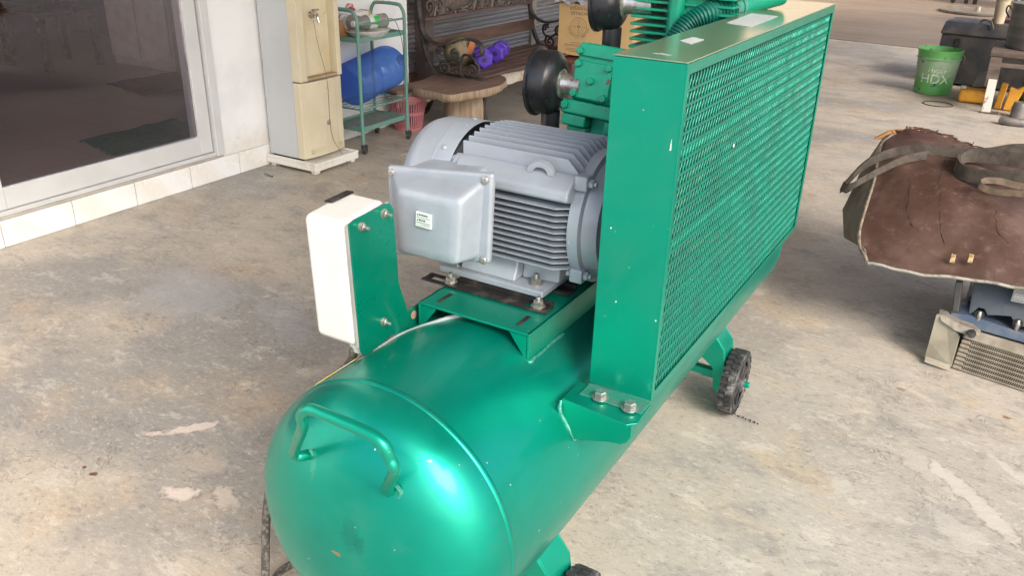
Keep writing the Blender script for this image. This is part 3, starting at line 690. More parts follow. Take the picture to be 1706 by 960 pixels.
# expanded metal
em = MB(); PY = .0145; PZ = .0222; y0 = GY0+.002; y1 = GY1-.002; zz0 = GZ0+.004; zz1 = GZ1-.006
ny = int((y1-y0)/PY)+1; nz = int((zz1-zz0)/PZ)
xm = GX1-.0058
def strand(p, q):
    d = (q-p); L = d.length; d.normalize(); nrm = V((1, 0, 0)); sd = d.cross(nrm).normalized()
    # strand twisted about its run
    w1 = (sd*.87-nrm*.5).normalized()*.00075; w2 = w1.cross(d).normalized()*.0005
    vs = [p+w1+w2, p-w1+w2, p-w1-w2, p+w1-w2, q+w1+w2, q-w1+w2, q-w1-w2, q+w1-w2]
    em.add(vs, [(0, 1, 5, 4), (1, 2, 6, 5), (2, 3, 7, 6), (3, 0, 4, 7)])
for j in range(nz):
    for i in range(ny):
        for s in (1, -1):
            ya = y0+PY*(i+.5*(j % 2)); yb = ya+s*PY*.5
            za = zz0+PZ*j; zb = za+PZ
            if not (y0 <= ya <= y1 and y0 <= yb <= y1): continue
            # flat bond at each end, sloped run between: gives the S-shaped openings
            A = V((xm, ya+s*.0010, za)); B = V((xm, ya+s*.0018, za+PZ*.30)); C_ = V((xm, yb-s*.0018, za+PZ*.70)); D_ = V((xm, yb-s*.0010, zb))
            strand(A, B); strand(B, C_); strand(C_, D_)
    # bonds
    for i in range(ny+1):
        yc = y0+PY*(i+.5*(j % 2))
        if y0+PY/2+.001 <= yc <= y1-PY/2-.001: em.box((xm-.0012, yc-PY/2, zz0+PZ*j-.0019), (xm+.0022, yc+PY/2, zz0+PZ*j+.0019))
obj('mesh_panel', em, simple('mesh_enamel', (.01, .25, .175), (.02, .21, .15), rough=.4, metal=.4, sc=12, bump=0), gd)
# pulleys and belts inside the guard
m = MB(); fc = V((.262, 1.02, .875)); m.lathe([(0, .10), (0, .20), (.004, .205), (.036, .205), (.040, .20), (.040, .165)], fc, (1, 0, 0), 56, False)
for k in range(5):
    a = 2*PI*k/5; m.tube([fc+V((.02, 0, 0)), fc+V((.02, math.cos(a)*.18, math.sin(a)*.18))], .013, 8)
m.cyl(fc, fc+V((.045, 0, 0)), .04, .035, 24); obj('flywheel', m, GREEN_HOSE, gd, smooth=40)
m = MB(); mc = V((.262, MC.y, MC.z)); m.lathe([(0, .052), (.004, .055), (.036, .055), (.040, .052)], mc, (1, 0, 0), 32); m.cyl((.20, MC.y, MC.z), (.262, MC.y, MC.z), .017, .017, 16); obj('motor_pulley', m, BLACK_STEEL, gd, smooth=40)
for dx in (.010, .028):
    pts = []; dyz = fc-mc; base = math.atan2(dyz.z, dyz.y); ac_ = math.acos((.207-.056)/math.hypot(dyz.y, dyz.z))
    for k in range(25): a = base+ac_*-1+k/24*(2*ac_); a = base-PI*0-ac_+2*ac_*k/24; pts.append(V((.262+dx, fc.y+.207*math.cos(a-0)*1, fc.z+.207*math.sin(a))))
    for k in range(17): a = base+(PI-(PI-ac_))+(2*PI-2*ac_)*k/16; pts.append(V((.262+dx, mc.y+.056*math.cos(a), mc.z+.056*math.sin(a))))
    pts = pts
    m = MB(); m.tube(pts, .0055, 6, closed=True); obj('belt', m, simple('belt_rubber', (.04, .032, .015), (.12, .09, .03), rough=.6, sc=20), gd, smooth=60)
# bracket with two bolts
BZ = .592
m = MB(); m.prism([(.205, .236, BZ-.004), (.335, .222, BZ-.004), (.349, .236, BZ-.004), (.346, .304, BZ-.004), (.205, .304, BZ-.004)], (0, 0, .004)); br = obj('guard_bracket', m, GREEN, gd, bevel=.0015)
m = MB(); lip = []
for k in range(9):
    t_ = k/8; x_ = .205+.130*t_; y_ = .236-.014*t_; lip.append((x_, y_))
vsA = []
poly = [(.205, BZ-.002), (.345, BZ-.002), (.345, BZ-.022), (.338, BZ-.036), (.325, BZ-.045), (.305, BZ-.049), (.236, BZ-.075), (.205, BZ-.03)]
m.prism([(x_, .2355-.0135*(x_-.205)/.13, z_) for x_, z_ in poly], (.0004, .004, 0)); obj('bracket_lip', m, GREEN, gd, bevel=.0015)
m = MB(); m.box((.226, .262, BZ+.0003), (.3445, .3045, BZ+.0035)); obj('guard_foot_flange', m, simple('dusty_enamel', (.03, .24, .17), (.08, .22, .17), rough=.45, metal=.3, sc=30), gd, bevel=.001)
for q in ((.263, .270, BZ+.0036), (.321, .266, BZ+.0036)):
    m = MB(); m.hexbolt(q, (0, 0, 1), .0115, .011, True); obj('bolt', m, STEEL, gd, smooth=30)
m = MB(); m.tube([(.203, .238, .586), (.203, .232, .575), (.207, .233, .560), (.216, .234, .545), (.226, .236, .530), (.235, .238, .514)], [.003, .0045, .0035, .005, .004, .0055]+[.004]*30, 8, smooth=0); obj('weld_bead', m, WELD, gd, smooth=60)
m = MB(); m.box((.262, .75, GZ1+.0002), (.304, .965, GZ1+.0008)); m2 = MB(); m2.prism([(.250, .779, GZ1+.0003), (.306, .750, GZ1+.0003), (.303, .962, GZ1+.0003), (.243, .975, GZ1+.0003)], (0, 0, .0006)); obj('label', m2, sticker('guard_label_print', (.42, .45, .47), 46, (0, 0, .05)), gd)
m2 = MB(); m2.prism([(.261, .493, GZ1+.0003), (.287, .472, GZ1+.0003), (.289, .533, GZ1+.0003), (.264, .548, GZ1+.0003)], (0, 0, .0006)); obj('label', m2, sticker('small_label_print', (.50, .52, .54), 90, (0, 0, .4)), gd)
m2 = MB(); m2.prism([(.272, .345, GZ1+.0003), (.300, .335, GZ1+.0003), (.303, .345, GZ1+.0003), (.285, .352, GZ1+.0003)], (0, 0, .0004)); obj('paint_scuff', m2, simple('scuff', (.5, .6, .52), (.1, .4, .3), sc=80, rough=.5), gd)
SPECK = simple('bare_speck', (.72, .80, .72), rough=.4)
for (x, z, h_) in ((.330, 1.045, .018), (.336, .752, .004), (.242, .898, .004), (.262, .768, .003)):
    m = MB(); m.prism([(x, GY0-.0008, z), (x+.0025, GY0-.0008, z+.001), (x+.0015, GY0-.0008, z+h_)], (0, .0008, 0)); obj('paint_chip', m, SPECK, gd)
m = MB(); m.lathe([(0, .004), (.0008, .003)], (GX1-.004, .62, .985), (1, 0, 0), 8); obj('paint_chip', m, SPECK, gd)

# ------------------------------------------------------------------ switch box on its bracket
sp_ = thing_part('switch_box', (-.17, .15, .64), ac)
PX = -.135
poly = [(.087, .892), (.100, .897), (.183, .902), (.198, .898), (.205, .886), (.214, .736), (.238, .671), (.345, .676), (.300, .624), (.255, .617), (.214, .620), (.191, .641), (.118, .631), (.106, .634), (.098, .647)]
m = MB(); m.prism([(PX, a, b) for a, b in poly], (.003, 0, 0)); obj('mounting_plate', m, green_paint('plate_enamel', (.0, .22, .14), (.0, .20, .13), rough=.3, metal=.5), sp_, bevel=.0008)
bx = MB(); A_ = [(.080, .690), (.080, .892), (.180, .903), (.199, .893), (.206, .735)]
# rounded box: body and lid, tapered slightly
bxp = [(.086, .662), (.084, .888), (.196, .902), (.208, .70)]
bxp = [(.092, .652), (.082, .893), (.197, .905), (.205, .660)]
m = MB(); m.prism([(PX-.098, a, b) for a, b in bxp], (.094, 0, 0)); obj('box_shell', m, WHITE_PL, sp_, bevel=.014, seg=5)
m = MB(); m.prism([(PX-.0039, .5*(a-.144)*1.94+.144, .5*(b-.78)*1.96+.78) for a, b in bxp], (.0037, 0, 0)); obj('gasket', m, simple('gasket_grey', (.3, .3, .29)), sp_)
m = MB(); m.prism([(PX-.094, .135, .8995), (PX-.090, .190, .9045), (PX-.074, .192, .9048), (PX-.078, .138, .8998)], (0, 0, .0035)); obj('cover_catch', m, BLACK_STEEL, sp_, bevel=.001)
for a, b in ((.118, .880), (.178, .886), (.164, .679)):
    m = MB(); m.hexbolt((PX+.003, a, b), (1, 0, 0), .0065, .006, True, .010); obj('bolt', m, STEEL, sp_, smooth=30)
m = MB(); m.lathe([(0, .0085), (.0006, .0085)], (PX+.003, .255, .655), (1, 0, 0), 20); obj('bolt_hole', m, simple('rusty_hole', (.35, .22, .16), rough=.8), sp_)
m = MB(); gp = V((PX-.02, .120, .656)); m.lathe([(0, .017), (.010, .017), (.012, .014), (.024, .011)], gp, (0, .0, -1), 20); obj('cable_gland', m, WHITE_PL, sp_, smooth=40)
m = MB(); m.tube([gp+V((0, 0, -.01)), (-0.165, 0.117, 0.631), (-0.185, 0.131, 0.598), (-0.210, 0.137, 0.568), (-0.235, 0.139, 0.543), (-0.260, 0.138, 0.514), (-.275, .02, .42), (-.30, -.01, .30), (-.30, -.04, .12), (-.33, -.03, .035), (-.385, .055, .012), (-.392, .10, .0095), (-.36, .18, .009), (-.25, .30, .009), (-.12, .42, .009)], .0085, 12, smooth=6); obj('power_cable', m, CABLE, ac, smooth=60)
m = MB(); m.tube([(-.145, .10, .618), (-.135, .16, .628), (-.125, .215, .634), (-.06, .262, .664), (-.01, .33, .676), (.0, .42, .676)], .0045, 8, smooth=6); obj('control_cable', m, CABLE_G, ac, smooth=60)
m = MB(); m.tube([(-.150, .09, .609), (-.138, .17, .622), (-.122, .225, .632), (-.05, .27, .664), (-.0, .34, .674)], .003, 8, smooth=6); obj('control_cable', m, CABLE_G, ac, smooth=60)
m = MB(); pts = []
for k in range(15):
    y = .02+.20*k/14; a = math.radians(134-4*k/14); pts.append((math.cos(a)*(RT+.0025), y, TZ+math.sin(a)*(RT+.0025)))
m.ribbon(pts, (.006, 0, .006), .001); obj('caution_tape', m, simple('yellow_tape', (.75, .62, .10), (.75, .70, .45), rough=.4, sc=20), ac)

# ------------------------------------------------------------------ pump
pu = thing_part('pump', (.05, .95, .75), ac)
m = MB(); m.lathe([(0, .085), (.01, .10), (.20, .10), (.21, .085)], (-.06, .95, .80), (1, 0, 0), 40); m.box((-.07, .86, .672), (.16, 1.04, .74)); obj('crankcase', m, GREEN_CAST, pu, smooth=40)
# near cylinder, leaning towards the camera
ang = math.radians(11)
ax1 = V((0, -math.cos(ang), math.sin(ang))); ex = V((1, 0, 0)); ez = ax1.cross(ex)
def frame(o, a, e): 
    b = a.cross(e); return Matrix(((e.x, b.x, a.x, o.x), (e.y, b.y, a.y, o.y), (e.z, b.z, a.z, o.z), (0, 0, 0, 1)))
pc = V((-0.047, 0.800, 1.029)); pc = V((-.040, pc.y, pc.z))
tilt = Matrix.Rotation(math.radians(-7), 4, 'Y')
F = frame(pc, ax1, ex) @ Matrix.Rotation(math.radians(-3), 4, 'Z')
def fbox(name, a, b, bv=.003, mt=None, F_=None, par=None):
    m = MB(); m.box(a, b, F_ or F); return obj(name, m, mt or GREEN_CAST, par or pu, bevel=bv)
# local z = outwards from cylinder, local x = world x, local y = up the slope (negative y local = up?)
fbox('cover_plate', (-.045, -.040, -.004), (.045, .040, .006), .002)
fbox('cylinder_head', (-.048, -.046, -.055), (.080, .078, -.0045), .006)
fbox('head_cap', (-.044, .050, -.0044), (.080, .079, .003), .004)
fbox('gasket_flange', (-.064, -.078, -.052), (.085, -.0465, .004), .005)
# lower flange with the rounded gap that the stepped lugs leave
for (xa, xb, ya_, yb_, za_, zb_) in ((-.060, .0, -.104, -.0785, -.05, .0), (-.048, .0, -.116, -.1045, -.055, -.012), (.045, .085, -.116, -.0785, -.055, -.004), (.001, .044, -.116, -.0785, -.055, -.035)): fbox('lower_lug', (xa, ya_, za_), (xb, yb_, zb_), .004)
for k in range(6): fbox('cylinder_fin', (-.062, -.080, -.078-.016*k), (.085, .080, -.072-.016*k), .001)
m = MB(); m.cyl(F @ V((0, 0, -.062)), F @ V((0, 0, -.21)), .055, .055, 32); obj('cylinder', m, GREEN_CAST, pu, smooth=40)
for q, r_b in (((-.037, -.032, .006), .0085), ((.037, -.032, .006), .0085), ((-.037, .033, .006), .0085), ((.037, .033, .006), .0085), ((0, 0, .006), .0085), ((-.040, .060, .003), .0085), ((-.053, -.060, .004), .0095), ((.058, -.030, -.0045), .0085), ((.060, -.098, -.004), .0085)):
    m = MB(); m.hexbolt(F @ V(q), ax1, r_b, .009, False); obj('bolt', m, GREEN_CAST, pu, smooth=30)
# upright cylinder with horizontal fins
cx, cy = .115, .99
for k in range(12):
    m = MB(); w_ = .105 if k < 9 else .095; z = 1.075+.0165*k
    m.box((cx-.125, cy-.075, z), (cx+w_, cy+.09, z+.006)); obj('cylinder_fin', m, GREEN_CAST, pu, bevel=.0015)
m = MB(); m.cyl((cx, cy, .9), (cx, cy, 1.27), .068, .068, 32); m.box((cx-.05, cy-.060, 1.045), (cx+.09, cy+.08, 1.068)); obj('cylinder', m, GREEN_CAST, pu, smooth=40)
m = MB(); m.cyl((cx-.02, cy-.074, 1.125), (cx-.02, cy-.074, 1.28), .018, .018, 16); obj('stud_column', m, GREEN_CAST, pu, smooth=40)
m = MB(); m.box((cx-.12, cy-.085, 1.275), (cx+.11, cy+.09, 1.33)); obj('cylinder_head', m, GREEN_CAST, pu, bevel=.006)
# far cylinder leaning away
F3 = frame(V((-.02, 1.16, 1.03)), V((0, math.cos(ang), math.sin(ang))), ex)
m = MB(); m.cyl(F3 @ V((0, 0, 0)), F3 @ V((0, 0, -.22)), .055, .055, 32); obj('cylinder', m, GREEN_CAST, pu, smooth=40)
# corrugated intercooler hose arcing to the rear
def hose(pts, r, name='hose'):
    P = catmull([V(p) for p in pts], 26); rs = [r*(1.0+.10*(1 if i % 4 in (0, 1) else -1)) for i in range(len(P))]
    m = MB(); m.tube(P, rs, 18); return obj(name, m, GREEN_HOSE, pu, smooth=60)
hose([(0.114, 0.860, 1.096), (0.120, 0.870, 1.130), (0.138, 0.890, 1.159), (0.166, 0.920, 1.179), (0.195, 0.970, 1.186)], .022, 'corrugated_hose')
m = MB(); m.tube([(0.192, 0.965, 1.185), (0.202, 1.000, 1.189), (0.228, 1.060, 1.199), (0.262, 1.120, 1.210)], .0235, 20, smooth=4); obj('hose_sleeve', m, GREEN_CAST, pu, smooth=60)
m = MB(); m.tube([(0.194, 0.967, 1.186), (0.199, 0.985, 1.188)], .0265, 20); m.tube([(0.201, 0.995, 1.189), (0.204, 1.005, 1.190)], .0255, 20); obj('hose_clamp', m, simple('clamp_green', (.10, .33, .25), rough=.3, metal=.4), pu, smooth=60)
# air filters
def air_filter(c, R_, tiltv, col_to):
    c = V(c); ax = V(tiltv).normalized(); f_ = thing_part('air_filter', c, ac)
    m = MB(); m.lathe([(-.032, .0005), (-.032, R_*.97), (-.030, R_*1.05), (-.024, R_*1.05), (-.022, R_*.97), (.012, R_*.965), (.018, R_*.93), (.022, R_*.86), (.024, R_*.84), (.026, R_*.78), (.030, R_*.72), (.031, R_*.45), (.031, .0005)], c, ax, 56, False); obj('housing', m, BLACK, f_, smooth=45)
    m = MB(); m.lathe([(.031, .032), (.034, .033), (.038, .026), (.054, .022), (col_to, .0205)], c, ax, 32); obj('collar', m, STEEL, f_, smooth=45)
    m = MB(); m.lathe([(0, .022), (.17, .022)], c+V((.008, .0, -R_*.86)), (0, 0, -1), 24); obj('silencer_pipe', m, BLACK, f_, smooth=45)
air_filter((-.148, .80, 1.014), .074, (1, .08, 0), .08)
air_filter((-0.067, 0.930, 1.184), .064, (1, .08, 0), .10)

# ------------------------------------------------------------------ WATER COOLER
def beige(name, c, c2):
    t = NT(name); P = t.n('ShaderNodeNewGeometry').outputs['Position']; v = t.mapv(sc=(1, 1, .06), vec=P); n = t.noise(17, 4, .55, v); n2 = t.noise(5, 4)
    col = t.mix(t.ramp(n2, .35, .7), c, c2); col = t.mix(t.math('MULTIPLY', t.ramp(n, .54, .72), .22), col, (.36, .27, .15)); sp = t.noise(45, 3, .6); col = t.mix(t.ramp(sp, .70, .74), col, (.22, .17, .10))
    t.set(Base_Color=col, Roughness=.42); return t.m
BEIGE = beige('aged_beige_plastic', (.62, .56, .40), (.57, .50, .35)); BEIGE2 = beige('aged_beige_recess', (.66, .59, .42), (.58, .50, .33))
_old = (lambda *a, **k: None)('aged_beige_plastic', (.62, .54, .36), (.55, .45, .28), rough=.45, sc=5, map_sc=(1, 1, .3), bump=.03, specks=((.25, .2, .1), 45, .74))
_old = (lambda *a, **k: None)('x', (.66, .60, .43), (.60, .52, .34), rough=.45, sc=4, map_sc=(1, 1, .3), bump=.03)
CGREY = simple('cooler_side_steel', (.50, .52, .53), (.46, .48, .49), rough=.5, sc=3, bump=.03)
wc = thing('water_cooler', 'tall beige water cooler with a metal tap against the white wall', 'water cooler', (-2.6, 2.52, .0))
CX0, CX1, CY0, CY1 = -2.725, -2.452, 2.360, 2.678
m = MB(); m.box((CX0, CY0, .067), (CX1-.060, CY1, 1.05)); obj('cabinet', m, CGREY, wc, bevel=.004)
m = MB(); m.prism([(CX1-.0595, CY0-.003, .068), (CX1-.010, CY0-.003, .068), (CX1+.003, CY0+.08, .068), (CX1+.006, (CY0+CY1)/2, .068), (CX1+.003, CY1-.08, .068), (CX1-.010, CY1+.003, .068), (CX1-.0595, CY1+.003, .068)], (0, 0, .413)); obj('lower_door', m, BEIGE, wc, bevel=.006)
for a, b in ((CY0-.003, CY0+.052), (CY1-.032, CY1+.003)):
    m = MB(); m.box((CX1-.0595, a, .487), (CX1+.002, b, 1.05)); obj('side_trim', m, BEIGE, wc, bevel=.005)
m = MB(); m.box((CX1-.0590, CY0+.0525, .487), (CX1-.048, CY1-.0325, 1.05)); obj('tap_recess', m, BEIGE2, wc, bevel=.002)
m = MB(); m.box((CX1-.0475, CY0+.0525, .488), (CX1-.001, CY1-.0325, .503)); obj('drip_tray', m, simple('dirty_tray', (.40, .30, .18), rough=.7), wc, bevel=.002)
m = MB(); tp = V((CX1-.047, 2.517, .815)); m.lathe([(0, .018), (.006, .018), (.008, .010), (.05, .009)], tp, (1, 0, 0), 20); m.lathe([(0, .013), (.03, .013)], tp+V((.035, 0, -.014)), (0, 0, 1), 16); m.cyl(tp+V((.048, 0, -.008)), tp+V((.056, 0, -.036)), .009, .0085, 14); m.tube([tp+V((.036, -.022, .026)), tp+V((.036, .022, .026))], .0055, 10); m.cyl(tp+V((.036, 0, .014)), tp+V((.036, 0, .030)), .006, .006, 10); obj('tap', m, simple('tap_chrome', (.55, .53, .48), (.35, .3, .2), rough=.25, metal=.9, sc=60), wc, smooth=40)
m = MB(); m.lathe([(0, .016), (.002, .015), (.003, .010)], (CX1+.0055, 2.545, .245), (1, 0, 0), 24); obj('badge', m, STEEL, wc, smooth=40)
m = MB()
for z in (.095, .105, .115): m.box((CX1-.002, CY0+.04, z), (CX1+.0065, CY1-.03, z+.003))
obj('vent_groove', m, BEIGE, wc)
m = MB()
m.box((CX1-.0479, 2.475, .70), (CX1-.0470, 2.56, .735)); obj('faded_label', m, sticker('faded_label_print', (.50, .42, .28), 60, (PI/2, 0, PI/2), (.62, .55, .38)), wc)
m = MB(); m.tube([(CX1-.022, 2.51, .79), (CX1-.01, 2.52, .66), (CX1+.006, 2.548, .50), (CX1+.009, 2.552, .38), (CX1+.009, 2.55, .25), (CX1+.009, 2.565, .15), (CX1+.045, 2.58, .078), (CX1+.09, 2.58, .02), (CX1+.10, 2.56, .006)], .0012, 5, smooth=5); obj('string', m, simple('brown_string', (.20, .13, .07), rough=.9), wc)
PLN = simple('white_base_plastic', (.72, .70, .64), (.55, .50, .40), rough=.5, sc=14, lo=.5, hi=.75)
cs = thing('cooler_stand', 'dirty white plastic stand under the beige water cooler', 'stand', (-2.56, 2.51, 0))
m = MB(); m.box((-2.738, 2.335, .018), (-2.37, 2.690, .052)); obj('platform', m, PLN, cs, bevel=.006)
m = MB()
m.box((-2.738, 2.335, .0525), (-2.37, 2.348, .066)); m.box((-2.738, 2.677, .0525), (-2.37, 2.690, .066)); m.box((-2.383, 2.3485, .0525), (-2.37, 2.6765, .066)); obj('raised_rim', m, PLN, cs, bevel=.002)
for x, y in ((-2.72, 2.35), (-2.42, 2.35), (-2.42, 2.64), (-2.72, 2.64)): m = MB(); m.box((x, y, .0005), (x+.035, y+.035, .0175)); obj('foot', m, PLN, cs, bevel=.003)
m = MB(); m.box((CX0+.01, CY0+.01, .053), (CX1-.05, CY1-.01, .0745)); obj('cooler_plinth', m, BLACK_STEEL, wc)

# ------------------------------------------------------------------ CART
ct = thing('serving_cart', 'small green metal trolley on castors beside the water cooler', 'trolley', (-2.55, 3.02, 0))
FX, BX_, YA, YB = -2.435, -2.690, 2.81, 3.235
for yy in (YA, YB):
    m = MB(); m.tube([(FX, yy, .06), (FX, yy, .3), (FX, yy, .70), (FX-.003, yy, .76), (FX-.020, yy, .795), (FX-.055, yy, .812), (BX_+.055, yy, .812), (BX_+.020, yy, .795), (BX_+.003, yy, .76), (BX_, yy, .70), (BX_, yy, .3), (BX_, yy, .06)], .0105, 12, smooth=3); obj('end_frame', m, GREEN_CART, ct, smooth=60)
    for z in (.262, ): m = MB(); m.tube([(FX, yy, z), (BX_, yy, z)], .006, 8); obj('cross_rail', m, GREEN_CART, ct, smooth=60)
for x in (FX, BX_):
    for z in (.262, .735): m = MB(); m.tube([(x, YA, z), (x, YB, z)], .006, 8); obj('side_rail', m, GREEN_CART, ct, smooth=60)
def tray(z, nm):
    m = MB(); m.box((BX_+.012, YA+.012, z), (FX-.012, YB-.012, z+.003)); obj(nm, m, simple('tray_top_'+nm, (.16, .22, .18), (.26, .2, .16), rough=.5, sc=14), ct)
    m = MB(); m.box((BX_+.006, YA+.006, z-.012), (BX_+.0115, YB-.006, z+.016)); m.box((FX-.0115, YA+.006, z-.012), (FX-.006, YB-.006, z+.016)); m.box((BX_+.0118, YA+.006, z-.012), (FX-.0118, YA+.0115, z+.016)); m.box((BX_+.0118, YB-.0115, z-.012), (FX-.0118, YB-.006, z+.016)); obj(nm+'_rim', m, GREEN_CART, ct, bevel=.001)
tray(.650, 'top_shelf'); tray(.142, 'bottom_shelf')
m = MB()
for k in range(5): x = BX_+.03+.047*k; m.tube([(x, YA, .262), (x, YB, .262)], .0025, 6)
obj('wire_shelf', m, GREEN_CART, ct, smooth=60)
for x in (FX, BX_):
    for yy in (YA, YB):
        m = MB(); m.lathe([(-.009, .0), (-.009, .022), (.009, .022), (.009, .0)], (x, yy+.012, .0225), (1, .3, 0), 20, False); m.box((x-.014, yy-.004, .028), (x+.014, yy+.022, .056)); m.cyl((x, yy, .05), (x, yy, .07), .008, .008, 10); obj('castor', m, RUBBER2, ct, smooth=40)
# things on the cart
def glassy(name, c, rough=.08, a=.5, bump=0):
    t = NT(name); tr = t.n('ShaderNodeBsdfTransparent'); tr.inputs[0].default_value = (*c, 1)
    t.set(Base_Color=tuple(x*.62 for x in c), Roughness=rough, Specular_IOR_Level=.6)
    ms = t.n('ShaderNodeMixShader'); ms.inputs[0].default_value = a; t.l(tr.outputs[0], ms.inputs[1]); t.l(t.b.outputs[0], ms.inputs[2]); t.l(ms.outputs[0], t.t.nodes['Material Output'].inputs[0])
    if bump: t.bump(t.noise(30, 3), bump, .004)
    return t.m
BLUEJ = glassy('blue_bottle_plastic', (.24, .46, .90), .06, .36)
jg = thing('water_bottle', 'large translucent blue water bottle lying on the middle rack of the trolley', 'water bottle', (-2.56, 3.05, .27))
JR = .128; jz = .27+JR+.002; rp = []
for k in range(70):
    y = k/69*.37; rr = JR
    for yc, w_, d_ in ((.06, .007, .006), (.115, .007, .006), (.19, .018, .014), (.265, .007, .006), (.32, .007, .006)): rr -= d_*math.exp(-((y-yc)/w_)**2)
    if y < .03: rr -= (.03-y)**2*28
    rp.append((y, rr))
for k in range(1, 13): a = k/12*PI/2; rp.append((.37+.085*math.sin(a), .030+(JR-.032)*math.cos(a)))
rp += [(.46, .029), (.50, .028), (.501, .0)]
m = MB(); m.lathe([(0.012, .0), (.008, .06), (0, .10)]+rp, (-2.565, 2.85, jz-.02), (.02, 1, .17), 56, False); obj('body', m, BLUEJ, jg, smooth=60)
m = MB(); m.lathe([(0, .031), (.03, .031), (.034, .025)], (-2.555, 3.335, jz+.063), (.02, 1, .17), 28); obj('cap', m, simple('blue_cap', (.03, .15, .6), rough=.4), jg, smooth=40)
CLEAR = glassy('clear_plastic', (.62, .60, .56), .1, .55, .4)
def bottle(p, ax, L, r, label, lc, grp=None):
    b = thing('plastic_bottle', label, 'bottle', p, grp); p = V(p)+V((0, 0, r+.001))
    m = MB(); m.lathe([(0, .0), (0, r*.8), (.008, r), (L*.25, r*.96), (L*.3, r), (L*.62, r), (L*.72, r*.9), (L*.86, r*.45), (L*.9, .014), (L*.95, .014)], p, ax, 28, False); obj('body', m, CLEAR, b, smooth=50)
    m = MB(); m.lathe([(L*.32, r+.0008), (L*.6, r+.0008)], p, ax, 28, False); obj('bottle_label', m, lc, b, smooth=50)
    m = MB(); m.lathe([(L*.93, .016), (L, .016), (L, .0)], p, ax, 20, False); obj('cap', m, simple('white_cap', (.75, .75, .75)), b, smooth=50)
bottle((-2.47, 3.10, .690), (-.15, -1, 0), .25, .042, 'clear plastic bottle with a green label lying in the trolley tray', simple('green_label', (.03, .42, .06), (.6, .65, .6), sc=12, lo=.45, hi=.5), 'plastic bottles on the trolley')
bottle((-2.50, 2.90, .690), (-.9, .05, 0), .19, .042, 'crumpled clear bottle with a white label nearest the water cooler', simple('white_label', (.7, .7, .7), (.45, .45, .5), sc=20, lo=.45, hi=.5), 'plastic bottles on the trolley')
m = MB(); prof_t = [[(math.cos(a)*r*.78-2.52, 3.0+math.sin(a)*r, z) for a in [2*PI*k/28 for k in range(29)]] for r, z in ((.10, .6545), (.12, .660), (.145, .686), (.152, .690))]
m.sheet(prof_t, (0, 0, -.003)); tag(obj('oval_plate', m, simple('white_melamine', (.75, .75, .73), rough=.25), smooth=60), 'white oval plate under the bottles on the trolley top', 'plate')
KRAFT = simple('kraft_cardboard', (.62, .42, .20), (.58, .39, .18), rough=.8, sc=6, bump=.05)
def carton(name, x0, x1, y0, y1, z0, z1, label, mt, rz=0, par=None):
    m = MB(); c = V(((x0+x1)/2, (y0+y1)/2, 0)); M_ = Matrix.Translation(c) @ Matrix.Rotation(rz, 4, 'Z') @ Matrix.Translation(-c); m.box((x0, y0, z0), (x1, y1, z1), M_); return tag(obj(name, m, mt, bevel=.002), label, 'box')
WHT = simple('white_card', (.74, .73, .71), (.68, .66, .64), rough=.5)
b_ = thing('small_box', 'open white carton with an orange end on the trolley top behind the bottles', 'box', (-2.63, 3.02, .654))
m = MB(); m.box((-2.672, 2.93, .655), (-2.60, 3.11, .775)); obj('carton', m, WHT, b_, bevel=.002)
m = MB(); m.box((-2.673, 3.1105, .655), (-2.599, 3.125, .779)); obj('end_flap', m, simple('orange_card', (.60, .33, .12), rough=.6), b_, bevel=.001)
carton('small_box', -2.67, -2.585, 2.835, 2.92, .654, .745, 'small brown carton on the trolley beside the water cooler', simple('brown_card', (.45, .22, .10), rough=.7))
m = MB(); m.prism([(-2.66, 2.955, .777), (-2.62, 2.965, .777), (-2.61, 3.0, .785), (-2.64, 3.01, .815), (-2.66, 2.99, .82)], (.004, .004, .004)); tag(obj('folded_packet', m, simple('red_packet', (.35, .03, .05), (.6, .5, .45), sc=14, lo=.48, hi=.5)), 'dark red packet lying on top of the white carton', 'packet')
m = MB(); m.tube([(-2.46, 3.08, .735), (-2.46, 3.12, .742), (-2.44, 3.16, .72), (-2.42, 3.19, .60), (-2.418, 3.195, .45), (-2.422, 3.19, .30), (-2.43, 3.185, .19)], .002, 6, smooth=5); tag(obj('hanging_cord', m, CABLE), 'thin grey cord hanging down from the trolley top rail', 'cord')
# pink basket
PINK = simple('pink_plastic', (.48, .17, .19), (.42, .15, .17), rough=.5)
bk = thing('basket', 'pink slotted plastic basket on the floor behind the trolley', 'basket', (-2.60, 3.46, 0))
m = MB(); n = 44; bc = V((-2.60, 3.46, 0))
m.lathe([(.001, .09), (.02, .094), (.02, .088), (.006, .086)], bc, (0, 0, 1), 44, False); m.lathe([(.20, .122), (.235, .128), (.235, .121), (.20, .116)], bc, (0, 0, 1), 44, False); m.lathe([(.105, .107), (.125, .110), (.125, .105), (.105, .102)], bc, (0, 0, 1), 44, False)
for k in range(n):
    a = 2*PI*k/n; c = V((math.cos(a), math.sin(a), 0)); m.ribbon([bc+c*.091+V((0, 0, .018)), bc+c*.119+V((0, 0, .205))], V((-math.sin(a), math.cos(a), 0))*.0042, .003)
obj('slotted_wall', m, PINK, bk, smooth=40)
m = MB(); m.lathe([(0, .0), (0.001, .088)], bc+V((0, 0, .003)), (0, 0, 1), 44, False); obj('basket_bottom', m, PINK, bk)

